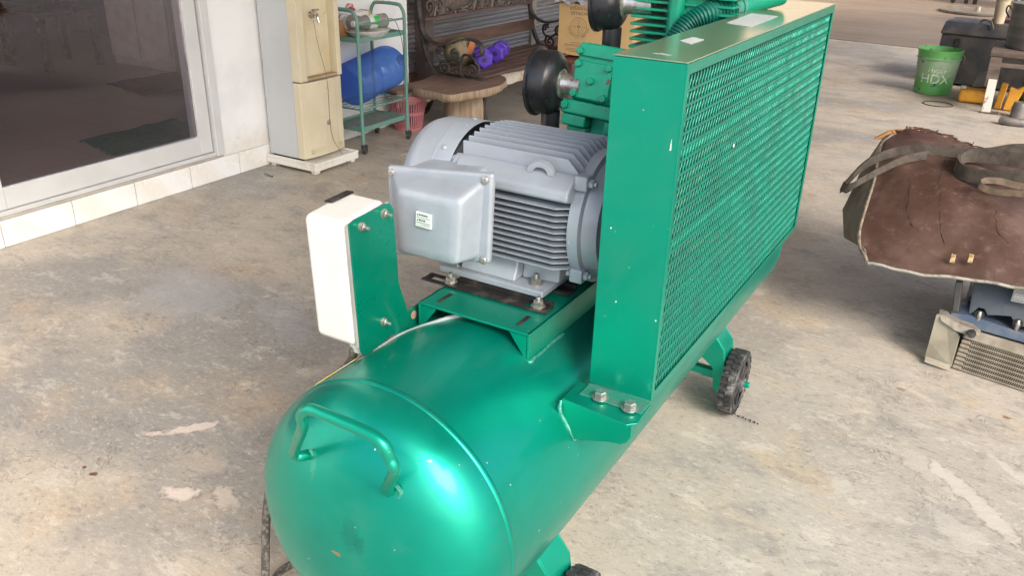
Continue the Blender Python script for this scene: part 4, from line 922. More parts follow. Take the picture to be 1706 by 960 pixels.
# ------------------------------------------------------------------ STUMP STOOL, PLANK, BENCH
def wood(name, c, c2, sc=6, map_sc=(6, .8, 6), rough=.75, bump=.5):
    return simple(name, c, c2, rough=rough, sc=sc, map_sc=map_sc, bump=bump, bsc=14, bdist=.004, lo=.35, hi=.68, detail=9)
SLAB = wood('weathered_slab_top', (.23, .145, .105), (.17, .105, .08)); BARK = wood('pale_split_wood', (.38, .29, .20), (.23, .16, .10), 7, (8, 8, .8))
sto = thing('stump_stool', 'rustic stool, thick brown wooden slab on a tree stump', 'stool', (-2.4, 3.75, 0))
outl = [(q_[0], q_[1]) for q_ in ((-2.501, 3.378, 0.300), (-2.562, 3.549, 0.300), (-2.635, 3.889, 0.300), (-2.529, 4.029, 0.300), (-2.362, 4.076, 0.300), (-2.192, 4.019, 0.300), (-2.078, 3.778, 0.300), (-2.098, 3.550, 0.300), (-2.133, 3.433, 0.300), (-2.167, 3.320, 0.300), (-2.298, 3.329, 0.300))]
SLP = outl
pts = catmull([V((a, b, 0)) for a, b in SLP], 4, True); vs = []; nn_ = len(pts); cxy = sum(pts, V())/nn_
m = MB()
rings = []
for z, sc_, j in ((.245, .93, .010), (.262, 1.0, .008), (.292, 1.0, .004), (.300, .985, .0)): rings.append([V((cxy.x+(p.x-cxy.x)*sc_+random.uniform(-j, j), cxy.y+(p.y-cxy.y)*sc_+random.uniform(-j, j), z+random.uniform(-j, j)*.3)) for p in pts])
vs = [p for r in rings for p in r]; fs = [(i*nn_+k, i*nn_+(k+1) % nn_, (i+1)*nn_+(k+1) % nn_, (i+1)*nn_+k) for i in range(3) for k in range(nn_)]
fs.append(tuple(range(nn_-1, -1, -1))); fs.append(tuple(3*nn_+k for k in range(nn_))); m.add(vs, fs)
me = obj('slab_seat', m, SLAB, sto, smooth=50); me.data.materials.append(BARK)
for p_ in me.data.polygons:
    if abs(p_.normal.z) < .8: p_.material_index = 1
m = MB(); n = 32; vs = []; fs = []
for i, z in enumerate((0, .03, .10, .17, .246)):
    for k in range(n):
        a = 2*PI*k/n; r = .125*(1+.06*math.sin(3*a+1)+.05*math.sin(7*a+z*8))*(1.06 if z < .02 else 1-.1*(z > .2)); vs.append((-2.375+r*1.05*math.cos(a)+random.uniform(-.002, .002), 3.78+r*math.sin(a), z))
for i in range(4):
    for k in range(n): fs.append((i*n+k, i*n+(k+1) % n, (i+1)*n+(k+1) % n, (i+1)*n+k))
fs.append(tuple(range(n-1, -1, -1))); m.add(vs, fs); obj('stump', m, BARK, sto, smooth=50)

IRON = simple('dark_cast_iron', (.040, .036, .036), (.085, .072, .065), rough=.55, metal=.3, sc=25, bump=.3)
BENCHW = wood('bench_slat_wood', (.14, .085, .065), (.09, .055, .045), 5, (6, .6, 6))
bn = thing('garden_bench', 'ornate cast iron and wood bench standing before the roller shutter', 'bench', (-2.5, 4.55, 0))
SZ = .325
for k in range(5):
    x0 = -2.655+.085*k; m = MB(); m.box((x0, 3.84, SZ-.018+(.004 if k == 0 else 0)), (x0+.072, 5.28, SZ+(.004 if k == 0 else 0))); obj('seat_slat', m, BENCHW, bn, bevel=.004)
m = MB(); m.box((-2.722, 3.84, .435), (-2.70, 5.30, .520)); obj('back_slat', m, BENCHW, bn, bevel=.004)
m = MB(); m.box((-2.742, 3.84, .635), (-2.722, 5.30, .655)); obj('back_rail', m, BENCHW, bn, bevel=.003)
m = MB(); m.box((-2.762, 3.84, .93), (-2.74, 5.30, .96)); obj('back_rail', m, BENCHW, bn, bevel=.003)
# ornate back panel: real scroll work
def spiral(c, r, turns, a0, s=1, plane='yz', n=28, dx=0):
    out = []
    for k in range(n+1):
        t = k/n; a = a0+s*turns*2*PI*t; rr = r*(1-.82*t)
        out.append(V((c[0]+dx, c[1]+rr*math.cos(a), c[2]+rr*math.sin(a))) if plane == 'yz' else V((c[0]+rr*math.cos(a), c[1]+dx, c[2]+rr*math.sin(a))))
    return out
BRONZE = simple('bronzed_cast_panel', (.12, .095, .085), (.19, .155, .14), rough=.5, metal=.3, sc=30, bump=.4)
m = MB()
for k in range(6):
    yc = 3.96+.245*k
    for s in (1, -1):
        for zc, rr in ((.72, .055), (.84, .06)):
            m.tube(spiral((-2.74, yc+s*.055, zc), rr, 1.4, PI/2*(s), -s if zc < .8 else s), .0085, 6)
    m.tube([(-2.74, yc, .655), (-2.742, yc+.02, .72), (-2.742, yc-.02, .80), (-2.75, yc, .93)], .010, 6, smooth=4)
    for a in range(7): aa = PI*a/6; m.tube([(-2.738, yc+.10, .662), (-2.738, yc+.10+.06*math.cos(aa), .662+.065*math.sin(aa))], [.006, .012], 6)
obj('scroll_panel', m, BRONZE, bn, smooth=60)
m = MB(); n = 40; oc = V((-2.742, 4.22, .79)); m.sheet([[oc+V((.012*(1-rr**2)+.004, .20*rr*math.cos(2*PI*k/n), .105*rr*math.sin(2*PI*k/n))) for k in range(n+1)] for rr in (.02, .4, .8, .95, 1)], (-.008, 0, 0)); m.tube([oc+V((.008, .20*math.cos(2*PI*k/n), .105*math.sin(2*PI*k/n))) for k in range(n)], .008, 6, closed=True); obj('oval_medallion', m, BRONZE, bn, smooth=60)
m = MB(); oc = V((-2.742, 4.92, .79)); m.sheet([[oc+V((.012*(1-rr**2)+.004, .20*rr*math.cos(2*PI*k/n), .105*rr*math.sin(2*PI*k/n))) for k in range(n+1)] for rr in (.02, .4, .8, .95, 1)], (-.008, 0, 0)); m.tube([oc+V((.008, .20*math.cos(2*PI*k/n), .105*math.sin(2*PI*k/n))) for k in range(n)], .008, 6, closed=True); obj('oval_medallion', m, BRONZE, bn, smooth=60)
def bench_end(y):
    e = thing_part('end_frame', (-2.5, y, 0), bn)
    def rb(name, pts, w_=.016, t_=.014, sm=6):
        m = MB(); m.ribbon(pts, (0, w_, 0), t_, smooth=sm); obj(name, m, IRON, e, bevel=.003)
    rb('back_post', [(-2.80, y, 1.0), (-2.775, y, .80), (-2.745, y, .60), (-2.715, y, .45), (-2.66, y, .34), (-2.58, y, .297), (-2.45, y, .290), (-2.32, y, .298), (-2.235, y, .300)], .020, .022)
    rb('armrest', [(-2.745, y, .60), (-2.70, y, .535), (-2.62, y, .500), (-2.52, y, .510), (-2.42, y, .545), (-2.33, y, .553), (-2.27, y, .525), (-2.255, y, .475), (-2.285, y, .450)], .022, .014)
    m = MB(); m.tube(spiral((-2.33, y, .360), .055, 1.5, PI*.3, -1, 'xz'), .009, 8); m.tube(spiral((-2.55, y, .352), .048, 1.5, PI*.7, 1, 'xz'), .009, 8)
    m.tube(spiral((-2.47, y, .440), .040, 1.5, PI*.5, 1, 'xz'), .009, 8); m.tube([(-2.30, y, .40), (-2.33, y, .44), (-2.40, y, .45), (-2.42, y, .40), (-2.43, y, .33), (-2.40, y, .30)], .009, 8, smooth=5); m.tube([(-2.43, y, .40), (-2.50, y, .41), (-2.54, y, .39), (-2.60, y, .40), (-2.62, y, .45), (-2.57, y, .49)], .009, 8, smooth=5)
    m.tube(spiral((-2.60, y, .455), .030, 1.2, 0, 1, 'xz'), .008, 8); obj('scrollwork', m, IRON, e, smooth=60)
    rb('front_leg', [(-2.27, y, .300), (-2.235, y, .22), (-2.245, y, .12), (-2.225, y, .04), (-2.20, y, .008)], .016, .022)
    rb('rear_leg', [(-2.62, y, .300), (-2.66, y, .20), (-2.68, y, .10), (-2.72, y, .03), (-2.75, y, .010)], .016, .022)
bench_end(3.82); bench_end(5.30)
m = MB(); m.tube([(-2.69, 3.84, .12), (-2.69, 5.28, .12)], .008, 8); obj('stretcher', m, IRON, bn, smooth=60)
# pale ragged plank leaning in front of the bench legs
PL = simple('peeling_white_board', (.56, .52, .45), (.36, .27, .18), rough=.7, sc=12, lo=.48, hi=.7, bump=.3)
m = MB(); top = []; bot = []
pa = V((-2.60, 3.35, 0)); pb = V((-2.36, 4.90, 0)); N_ = 34
top = [pa.lerp(pb, k/N_)+V((0, 0, .240+random.uniform(-.002, .002))) for k in range(N_+1)]; bot = [pa.lerp(pb, k/N_)+V((0, 0, .165+random.uniform(-.012, .010))) for k in range(N_, -1, -1)]
pk = thing('low_bench', 'low bench with a peeling white ragged edge behind the stump stool', 'bench', (-2.35, 4.1, 0))
m.prism(top+bot, (.013, -.009, 0)); obj('edge_board', m, PL, pk)
m = MB(); m.prism([pa+V((.0, .0, .2415)), pb+V((0, 0, .2415)), pb+V((-.30, .05, .2415)), pa+V((-.12, .02, .2415))], (0, 0, .02)); obj('top_board', m, SLAB, pk, bevel=.004)
for q in (pa.lerp(pb, .06), pa.lerp(pb, .88)): m = MB(); m.box((q.x-.06, q.y+.05, 0), (q.x-.02, q.y+.09, .241)); obj('leg', m, simple('dark_leg', (.05, .035, .03), rough=.7), pk, bevel=.003)
# dumbbells
PUR = simple('purple_vinyl', (.10, .04, .50), (.085, .035, .42), rough=.45, sc=10)
def dumbbell(c, ax, label):
    d = thing('dumbbell', label, 'dumbbell', c, 'purple dumbbells on the bench'); c = V(c)+V((0, 0, .064)); ax = V(ax).normalized()
    for s in (-1, 1): m = MB(); m.lathe([(s*.035, .045), (s*.042, .064), (s*.118, .068), (s*.130, .050), (s*.130, .0)], c, ax, 6, False); obj('head', m, PUR, d, bevel=.005)
    m = MB(); m.cyl(c-ax*.05, c+ax*.05, .016, .016, 14); obj('grip', m, PUR, d, smooth=40)
    m = MB(); m.lathe([(.1305, .016), (.1312, .016)], c, ax, 14); obj('end_cap', m, simple('dark_cap', (.03, .02, .06)), d)
dumbbell((-2.46, 4.14, SZ+.001), (.62, -.78, 0), 'purple hexagonal dumbbell on the bench, its end showing a dark centre cap')
dumbbell((-2.50, 4.42, SZ+.001), (.35, -.93, 0), 'purple dumbbell further along the bench, behind the one with the dark cap')
CAMO = simple('camouflage_cloth', (.12, .12, .06), (.30, .24, .15), rough=.9, sc=16, lo=.47, hi=.52, bump=.3)
m = MB(); vs = []; 
bm = bmesh.new(); bmesh.ops.create_icosphere(bm, subdivisions=4, radius=1)
for v in bm.verts: v.co *= 1+.07*math.sin(v.co.x*5+1)*math.cos(v.co.y*4); 
m.add([(-2.60+v.co.x*.085, 4.06+v.co.y*.13, SZ+.098+v.co.z*.095) for v in bm.verts], [tuple(w_.index for w_ in f.verts) for f in bm.faces]); bm.free()
hb_ = thing('cloth_bag', 'camouflage cloth bundle with an orange patch behind the bench armrest', 'bag', (-2.6, 4.06, SZ)); obj('cloth_body', m, CAMO, hb_, smooth=80)
m = MB(); m.sheet([[(-2.535+.03*math.cos(b)*.6, 4.06+.05*math.sin(b)*1+.02*a, SZ+.085+.028*a) for b in (-1, -.5, 0, .5, 1)] for a in (0, 1, 2, 3)], (.004, 0, 0)); obj('orange_patch', m, simple('orange_cloth', (.55, .18, .08), rough=.8), hb_, smooth=60)

# cartons beyond the bench
TH = math.radians(-28)
bo = thing('cardboard_box', 'large yellow brown cardboard box printed with a target emblem, torn open on top', 'box', (-1.98, 5.15, .31), 'cardboard boxes on the low table')
BM = Matrix.Translation(V((-2.322, 5.0, .315))) @ Matrix.Rotation(math.radians(5), 4, 'Z')
m = MB(); m.box((0, 0, 0), (.60, .34, .38), BM); obj('carton', m, KRAFT, bo, bevel=.003)
m = MB(); m.prism([BM @ V(p) for p in ((0, 0, .381), (0, .34, .381), (-.15, .32, .33), (-.16, .03, .34))], (0, 0, .004)); obj('flap', m, KRAFT, bo)
INK = simple('dark_print', (.09, .08, .08), rough=.7); 
TF = BM @ Matrix.Rotation(PI/2, 4, 'X')      # local xy plane of text = front face
def front(x, z): return TF @ Matrix.Translation((x, z, .0012))
for s_, sz, x, z in (('DITACHI', .034, .165, .300), ('CHEMIST DRINKING', .013, .275, .312), ('\u0e40\u0e04\u0e23\u0e37\u0e48\u0e2d\u0e07\u0e01\u0e23\u0e2d\u0e07\u0e19\u0e49\u0e33', .040, .20, .335)):
    if s_ == 'CHEMIST DRINKING': continue
    obj('printed_text', text_mb(s_, sz, front(x, z)), INK, bo)
def ringmb(r, w_, x, z):
    m = MB(); n = 40; vs = [TF @ V((x+rr*math.cos(2*PI*k/n), z+rr*math.sin(2*PI*k/n), .0014)) for rr in (r, r-w_) for k in range(n)]
    m.add(vs, [(k, (k+1) % n, n+(k+1) % n, n+k) for k in range(n)]); return m
ex_, ez_ = .165, .215
m = MB()
for r, w_ in ((.066, .0026), (.047, .0015), (.030, .0015), (.012, .004)):
    q = ringmb(r, w_, ex_, ez_); m.add(q.v, q.f)
for a, b in (((-.066, -.0008), (.066, .0008)), ((-.0008, -.066), (.0008, .066))):
    m.add([TF @ V((ex_+x, ez_+z, .0015)) for x, z in ((a[0], a[1]), (b[0], a[1]), (b[0], b[1]), (a[0], b[1]))], [(0, 1, 2, 3)])
obj('target_emblem', m, INK, bo)
m = MB(); txt = 'CHEMIST WATER'
for k, ch in enumerate(txt):
    a = math.radians(-172+164*k/(len(txt)-1)); r = .088
    if ch == ' ': continue
    q = text_mb(ch, .024, TF @ Matrix.Translation((ex_+r*math.cos(a), ez_+r*math.sin(a), .0013)) @ Matrix.Rotation(a+PI/2, 4, 'Z')); m.add(q.v, q.f)
obj('printed_text', m, INK, bo)
m = MB()
for k, (w_, z) in enumerate(((.08, .095), (.19, .080), (.19, .070), (.14, .050), (.16, .040), (.10, .028))): m.add([TF @ V((ex_-.02+x, z+y, .0014)) for x, y in ((-w_/2, 0), (w_/2, 0), (w_/2, .0028), (-w_/2, .0028))], [(0, 1, 2, 3)])
obj('small_print', m, INK, bo)
m = MB(); m.sheet([[BM @ V((-.03+.032*i+.01*math.sin(j*2), -.035+.06*j+.01*math.sin(i*1.7), .392+.012*math.sin(i*1.3+j)-.02*(j == 0)*(i % 3 == 1))) for i in range(9)] for j in range(4)], (0, 0, .001)); tag(obj('plastic_sheet', m, simple('white_plastic_film', (.74, .76, .82), (.55, .6, .8), rough=.3, sc=10), smooth=60), 'crumpled white plastic sheet on top of the yellow brown cardboard box', 'plastic sheet')
m = MB(); BM2 = Matrix.Translation(V((-1.62, 5.25, .28))) @ Matrix.Rotation(math.radians(5), 4, 'Z'); 
b2 = thing('cardboard_box', 'orange cardboard box with a blue stripe behind the pump', 'box', (-1.4, 5.4, .30), 'cardboard boxes on the low table')
m.box((-.02, 0, .02), (.45, .30, .40), BM2); obj('carton', m, simple('orange_carton', (.62, .38, .12), rough=.7), b2, bevel=.003)
m = MB(); m.box((.02, -.002, .30), (.30, -.0005, .33), BM2); obj('blue_stripe', m, simple('blue_print', (.05, .08, .45)), b2)
rs_ = thing('low_table', 'low reddish wooden table carrying the cardboard boxes', 'table', (-1.9, 5.3, 0))
m = MB(); m.prism([(-2.45, 4.92, .27), (-2.30, 4.86, .27), (-1.0, 5.25, .27), (-1.1, 5.75, .27), (-2.2, 5.55, .27)], (0, 0, .028)); REDW = wood('red_wood', (.16, .05, .04), (.10, .035, .03)); obj('tabletop', m, REDW, rs_, bevel=.004)
for x, y in ((-2.22, 4.97), (-1.15, 5.3), (-1.2, 5.65), (-2.1, 5.5)): m = MB(); m.box((x-.03, y-.03, 0), (x+.03, y+.03, .2695)); obj('leg', m, REDW, rs_, bevel=.003)
m = MB(); m.lathe([(0, .03), (.012, .033), (.03, .028), (.04, .015)], (-2.33, 4.72, SZ), (0, 0, 1), 20); tag(obj('red_lid', m, simple('red_plastic', (.35, .05, .04), rough=.4), smooth=40), 'small red plastic lid on the bench seat near the box', 'lid')

# ------------------------------------------------------------------ RIGHT SIDE YARD OBJECTS
def bucket():
    b = thing('bucket', 'bright green plastic bucket with worn white lettering on the yard floor', 'bucket', (.188, 7.03, 0)); c = V((.188, 7.03, 0))
    t = NT('green_bucket_plastic'); n = t.noise(7, 7, .65); sp = t.n('ShaderNodeSeparateXYZ'); t.l(t.tc, sp.inputs[0])
    mid = t.math('MULTIPLY', t.ramp(sp.outputs[2], -.10, .0), t.ramp(sp.outputs[2], .14, .08))
    col = t.mix(t.ramp(n, .4, .7), (.10, .34, .09), (.14, .40, .13)); col = t.mix(t.math('MULTIPLY', mid, t.ramp(n, .35, .6, .35, .85)), col, (.30, .38, .30))
    col = t.mix(t.ramp(t.noise(16, 4, .6), .62, .68), col, (.03, .10, .10)); t.set(Base_Color=col, Roughness=.42)
    m = MB(); m.lathe([(.012, .0), (.001, .135), (.004, .142), (.28, .163), (.285, .172), (.292, .172), (.295, .165), (.325, .168), (.350, .174), (.358, .176), (.360, .170), (.30, .162), (.02, .136), (.018, .0)], c, (0, 0, 1), 64, False); bb = obj('bucket_body', m, t.m, b, smooth=35)
    m = MB(); m.tube([c+V((.17*math.cos(a), .17*math.sin(a), .30-.10*math.sin((a+.3)))) for a in [-.3-PI*.0+k*PI/14 for k in range(1, 0)]] or [c+V((.172, -.02, .33)), c+V((.19, 0, .30)), c+V((.185, .08, .25))], .003, 6); obj('bail_wire', m, STEEL, b)
    base = math.atan2(-.899-7.03, .757-.188)
    def mp(z0, r0, size=1, slant=.12, aoff=0):
        def f(v):
            a = base+aoff+(v.x-0)/.153; z = z0+v.y-.18*0; r = .1435+(z/.28)*.0205+.0006+v.z; return V((c.x+r*math.cos(a), c.y+r*math.sin(a), z+(v.x)*-.0))
        return f
    wp = simple('worn_white_print', (.62, .68, .60), (.25, .42, .28), rough=.5, sc=40, lo=.5, hi=.62)
    obj('bucket_lettering', text_mb('HDX', .105, None, .0004, mp(.098, 0, aoff=.02)), wp, b); obj('bucket_lettering', text_mb('Hyper', .055, None, .0004, mp(.185, 0, aoff=.06)), wp, b)
    return b
bucket()
m = MB(); rc = V((0.288, 6.527, 0.004)); m.tube([rc+V((.108*math.cos(a), .100*math.sin(a), .001)) for a in [2*PI*k/36 for k in range(36)]], .0035, 6, closed=True); tag(obj('wire_ring', m, simple('rusty_wire', (.06, .035, .025), rough=.7)), 'thin rusty wire ring lying on the floor by the green bucket', 'ring')
# dark steel tool chest
DK = simple('dark_steel_chest', (.040, .040, .046), (.075, .065, .06), rough=.5, metal=.2, sc=7, bump=.2)
tc_ = thing('steel_chest', 'large dark grey steel chest behind the green bucket', 'chest', (.60, 7.9, 0))
TM = Matrix.Translation(V((.13, 7.50, 0))) @ Matrix.Rotation(math.radians(-6), 4, 'Z')
m = MB(); m.box((0, 0, .02), (.80, .62, .425), TM); obj('chest_body', m, DK, tc_, bevel=.006)
m = MB(); m.prism([TM @ V(p) for p in ((-.01, -.012, .43), (.81, -.012, .43), (.81, .06, .475), (-.01, .06, .475))], (0, 0, .001)); 
m = MB(); m.prism([TM @ V(p) for p in ((-.01, -.012, .427), (-.01, -.012, .445), (-.01, .10, .52), (-.01, .52, .52), (-.01, .635, .445), (-.01, .635, .427))], TM.to_3x3() @ V((.82, 0, 0))); obj('chest_lid', m, DK, tc_, bevel=.005)
m = MB(); m.tube([TM @ V((.25, .2, .52)), TM @ V((.27, .17, .55)), TM @ V((.34, .10, .545)), TM @ V((.38, .03, .50))], .007, 8, smooth=5); obj('strap', m, simple('strap_grey', (.14, .12, .10), rough=.6), tc_, smooth=60)
for x in (.12, .44): m = MB(); m.box((x, -.010, .33), (x+.04, -.0005, .40), TM); obj('latch', m, BLACK_STEEL, tc_, bevel=.002)
m = MB(); m.prism([TM @ V(p) for p in ((.30, .42, .523), (.90, .30, .523), (.95, .72, .523), (.35, .70, .523))], (0, 0, .02)); tag(obj('board', m, simple('maroon_board', (.10, .04, .035), rough=.6)), 'maroon board resting on top of the dark steel chest', 'board')
cp = thing('plastic_cup', 'tall cream plastic container standing on the dark steel chest', 'container', (.52, 7.75, .52))
m = MB(); m.lathe([(0, .0), (0, .042), (.19, .058), (.195, .068), (.215, .068), (.218, .060), (.21, .0)], (.530, 7.72, .5225), (0, 0, 1), 28, False); obj('container_body', m, simple('cream_plastic', (.50, .42, .30), rough=.5), cp, smooth=40)
# stand with white painted leg and a grey drum
WOODG = wood('greasy_table_wood', (.14, .11, .09), (.08, .055, .045), 5, (1, 5, 5))
sd_ = thing('work_stand', 'low greasy steel stand with a chipped white front leg, carrying the grey drum', 'stand', (.85, 6.8, 0))
m = MB(); m.box((.565, 6.44, .415), (1.35, 7.10, .455)); obj('stand_top', m, WOODG, sd_, bevel=.004)
m = MB(); m.box((.605, 6.425, .345), (1.35, 6.455, .375)); obj('front_rail', m, WOODG, sd_, bevel=.003)
m = MB(); m.prism([(.605, 6.41, .012), (.665, 6.41, .012), (.655, 6.41, .255), (.598, 6.41, .255)], (0, .006, 0)); obj('leg', m, simple('chipped_white_paint', (.62, .60, .56), (.20, .10, .06), rough=.6, sc=16, lo=.56, hi=.66), sd_)['label'] = 'chipped white painted leg face'
m = MB(); m.prism([(.580, 6.418, .20), (.660, 6.418, .20), (.650, 6.418, .412), (.575, 6.418, .412)], (0, .05, 0)); obj('leg', m, WOODG, sd_); m = MB(); m.box((.60, 6.40, 0), (.72, 6.47, .011)); obj('foot_plate', m, WOODG, sd_)
for x, y in ((1.30, 6.47), (.60, 7.05), (1.30, 7.05)): m = MB(); m.box((x, y, 0), (x+.045, y+.045, .4145)); obj('leg', m, WOODG, sd_, bevel=.002)
t = NT('galvanised_drum'); w_ = t.noise(3, 5, .6, t.mapv(sc=(.3, .3, 6))); t.set(Base_Color=t.mix(t.ramp(w_, .35, .65), (.20, .20, .205), (.13, .125, .125)), Metallic=.6, Roughness=.42); t.bump(w_, .3, .004)
dr = thing('metal_drum', 'grey metal drum standing on the greasy work stand', 'drum', (.83, 6.75, .456))
m = MB(); m.lathe([(0, .0), (0, .195), (.004, .20), (.05, .205), (.30, .215), (.31, .222), (.325, .222), (.327, .20), (.30, .0)], (.84, 6.76, .4565), (0, 0, 1), 56, False); obj('drum_shell', m, t.m, dr, smooth=40)
m = MB(); m.tube([(.62, 6.72, .67), (.59, 6.70, .72), (.60, 6.66, .76), (.64, 6.63, .72)], .006, 8, smooth=5); obj('drum_handle', m, IRON, dr, smooth=60)
YEL = simple('dirty_yellow_plastic', (.68, .33, .03), (.50, .22, .04), rough=.5, sc=14, bump=.2, lo=.4, hi=.75)
def lump(name, c, s, mt, label, cat, sub=3, amp=.12, fr=5, group=None):
    bm = bmesh.new(); bmesh.ops.create_cube(bm, size=2); bmesh.ops.subdivide_edges(bm, edges=bm.edges, cuts=6, use_grid_fill=True)
    m = MB(); vs = []
    for v in bm.verts:
        p = v.co.copy(); q = p.normalized(); p = p.lerp(q*1.25, .45); k = 1+amp*math.sin(p.x*fr+c[0]*9)*math.cos(p.y*fr*.8+p.z*fr); vs.append((c[0]+p.x*s[0]*k, c[1]+p.y*s[1]*k, c[2]+p.z*s[2]*k))
    m.add(vs, [tuple(w_.index for w_ in f.verts) for f in bm.faces]); bm.free(); mz = min(v[2] for v in m.v); m.v = [(a, b, z-mz+c[2]-s[2]) for a, b, z in m.v]
    return tag(obj(name, m, mt, smooth=80), label, cat, group)
yj = thing('jerrycan', 'yellow plastic can lying flat beside the white stand leg', 'can', (.52, 6.82, 0))
m = MB(); m.box((.405, 6.72, .004), (.62, 6.92, .105), None); obj('can_body', m, YEL, yj, bevel=.03, seg=4)
m = MB(); m.cyl((.43, 6.78, .100), (.43, 6.78, .125), .022, .022, 16); obj('cap', m, simple('white_can_cap', (.6, .58, .5)), yj, smooth=40)
m = MB(); m.prism([(.675, 6.62, .005), (.725, 6.60, .005), (.735, 6.60, .20), (.690, 6.62, .205)], (0, .05, 0)); tag(obj('plastic_slab', m, YEL, bevel=.008), 'upright yellow plastic piece right of the white stand leg', 'plastic piece')
m = MB(); m.prism([(.738, 6.60, .005), (.805, 6.60, .005), (.86, 6.60, .215), (.80, 6.60, .17), (.752, 6.60, .185)], (0, .05, 0)); tag(obj('plastic_slab', m, YEL, bevel=.010), 'yellow plastic piece with a pointed upper corner under the stand', 'plastic piece')
m = MB(); m.prism([(.48, 6.86, .11), (.62, 6.86, .12), (.60, 6.90, .24), (.50, 6.92, .22)], (.01, .05, 0)); tag(obj('metal_bracket', m, simple('grey_bracket', (.16, .16, .15), rough=.5, metal=.4), bevel=.004), 'small grey metal bracket leaning on the yellow can', 'bracket')
lump('sack', (.98, 6.75, .12), (.14, .11, .12), simple('olive_sack', (.10, .17, .05), (.05, .08, .035), rough=.8, sc=14), 'olive green bag stuffed under the work stand', 'bag')
lump('sack', (1.06, 6.8, .33), (.10, .10, .055), simple('black_sack', (.02, .015, .018), rough=.6), 'black rag bundle on the olive green bag', 'rag')
m = MB(); m.lathe([(0, .0), (0, .050), (.01, .054), (.07, .056), (.10, .050), (.115, .046), (.115, .0)], (.85, 6.40, 0), (0, 0, 1), 28, False); tag(obj('grey_pot', m, simple('grey_pot_metal', (.14, .135, .13), (.25, .24, .23), rough=.5, metal=.4, sc=9), smooth=40), 'small grey metal pot on the floor before the yellow pieces', 'pot')
m = MB(); m.tube([(.745, 6.08, .032), (.80, 6.06, .028), (.88, 6.07, .030), (.97, 6.12, .034), (1.05, 6.20, .04)], [.030, .030]+[.029]*30, 16, smooth=5, cap=True); tag(obj('pipe_elbow', m, simple('grey_pipe', (.14, .13, .13), (.22, .2, .19), rough=.55, metal=.3, sc=12), smooth=60), 'bent grey pipe piece lying on the floor near the stand', 'pipe')
# distant: disc base, junk
DM_ = simple('disc_metal', (.22, .19, .16), (.30, .27, .23), rough=.4, metal=.4)
ds = thing('round_disc', 'large flat metal disc lying on the far floor', 'disc', (-.12, 13.9, 0))
m = MB(); m.lathe([(.002, .0), (.002, .52), (.02, .535), (.04, .535), (.035, .50), (.03, .0)], (.05, 14.1, .006), (0, 0, 1), 56, False); obj('disc_plate', m, DM_, ds, smooth=40)
m = MB(); m.cyl((.05, 14.1, .036), (.05, 14.1, .10), .05, .04, 20); obj('hub', m, DM_, ds, smooth=40)
GW = simple('grey_wood', (.20, .18, .17), rough=.7); 
m = MB(); m.box((.42, 12.2, .0), (.56, 12.3, 1.3)); tag(obj('grey_post', m, GW, bevel=.006), 'pale grey post standing behind the cream container', 'post')
mc_ = thing('machine_frame', 'dark machine standing at the far end of the yard by the disc', 'machine', (-.2, 15.6, 0))
for x in (-.45, -.25, -.12, .45): m = MB(); m.box((x, 15.5, .006), (x+.06, 15.6, .65)); obj('leg', m, BLACK_STEEL, mc_, bevel=.005)
m = MB(); m.box((-.6, 15.3, .65), (.7, 16.1, 1.3)); obj('machine_body', m, BLACK_STEEL, mc_, bevel=.03)
for (x, y, sx, sy, sz, nm, lb, c) in ((1.1, 12.5, .5, .35, .35, 'crate', 'dark crate in the far right of the yard', (.06, .05, .05)), (1.9, 15, .7, .5, .7, 'crate', 'big brown crate at the far right wall', (.10, .07, .05)), (-1.9, 19.5, .7, .4, .6, 'crate', 'dark red crate at the far end of the yard', (.12, .03, .03)), (-.9, 20.5, .6, .4, .5, 'crate', 'dark blue crate at the far end of the yard', (.03, .04, .09))):
    cr_ = thing(nm, lb, 'crate', (x, y, .006), 'crates at the far end of the yard'); mt = simple('crate_paint', c, rough=.7)
    for k in range(4): m = MB(); z = .008+k*sz/2.2; m.box((x-sx, y-sy, z), (x+sx, y+sy, z+sz/2.2-.012)); obj('crate_board', m, mt, cr_, bevel=.006)
# low brown object right next to guard far top corner (seen left of the yard)
# ------------------------------------------------------------------ sheet, engine, radiator pile
HOOD = None
t = NT('cracked_brown_leatherette'); n = t.noise(5, 6, .6); col = t.mix(t.ramp(n, .35, .7), (.070, .034, .025), (.100, .055, .042)); n2 = t.noise(2.2, 4, .6); col = t.mix(t.math('MULTIPLY', t.ramp(n2, .5, .7), .6), col, (.15, .098, .08))
cn = t.noise(3.0, 5, .65, t.mapv(sc=(1.6, .6, .6)), .3); crk = t.math('MULTIPLY', t.math('SUBTRACT', 1., t.ramp(t.math('ABSOLUTE', t.math('SUBTRACT', cn, .5)), .0, .007)), t.ramp(t.noise(3, 2), .50, .56)); fn = t.noise(26, 7, .7); col = t.mix(t.math('MULTIPLY', t.ramp(fn, .52, .68), .35), col, (.20, .14, .115)); col = t.mix(t.math('MULTIPLY', t.ramp(fn, .46, .36), .5), col, (.05, .026, .018))
t.set(Base_Color=col, Roughness=.62); t.bump(t.noise(45, 7, .7), .5, .004); HOOD = t.m
pile = thing('leather_cover', 'big cracked brown leatherette cover draped over the car engine', 'cover', (.8, 2.4, .3))
R0 = [(0.479, 1.990, 0.299), (0.582, 1.985, 0.297), (0.690, 1.980, 0.308), (0.828, 1.980, 0.323), (.95, 1.98, .333), (1.15, 1.985, .335), (1.35, 2.0, .33)]
R1 = [(0.421, 2.120, 0.350), (0.537, 2.100, 0.364), (0.661, 2.100, 0.383), (0.802, 2.100, 0.404), (.965, 2.10, .395), (1.16, 2.10, .40), (1.36, 2.12, .39)]
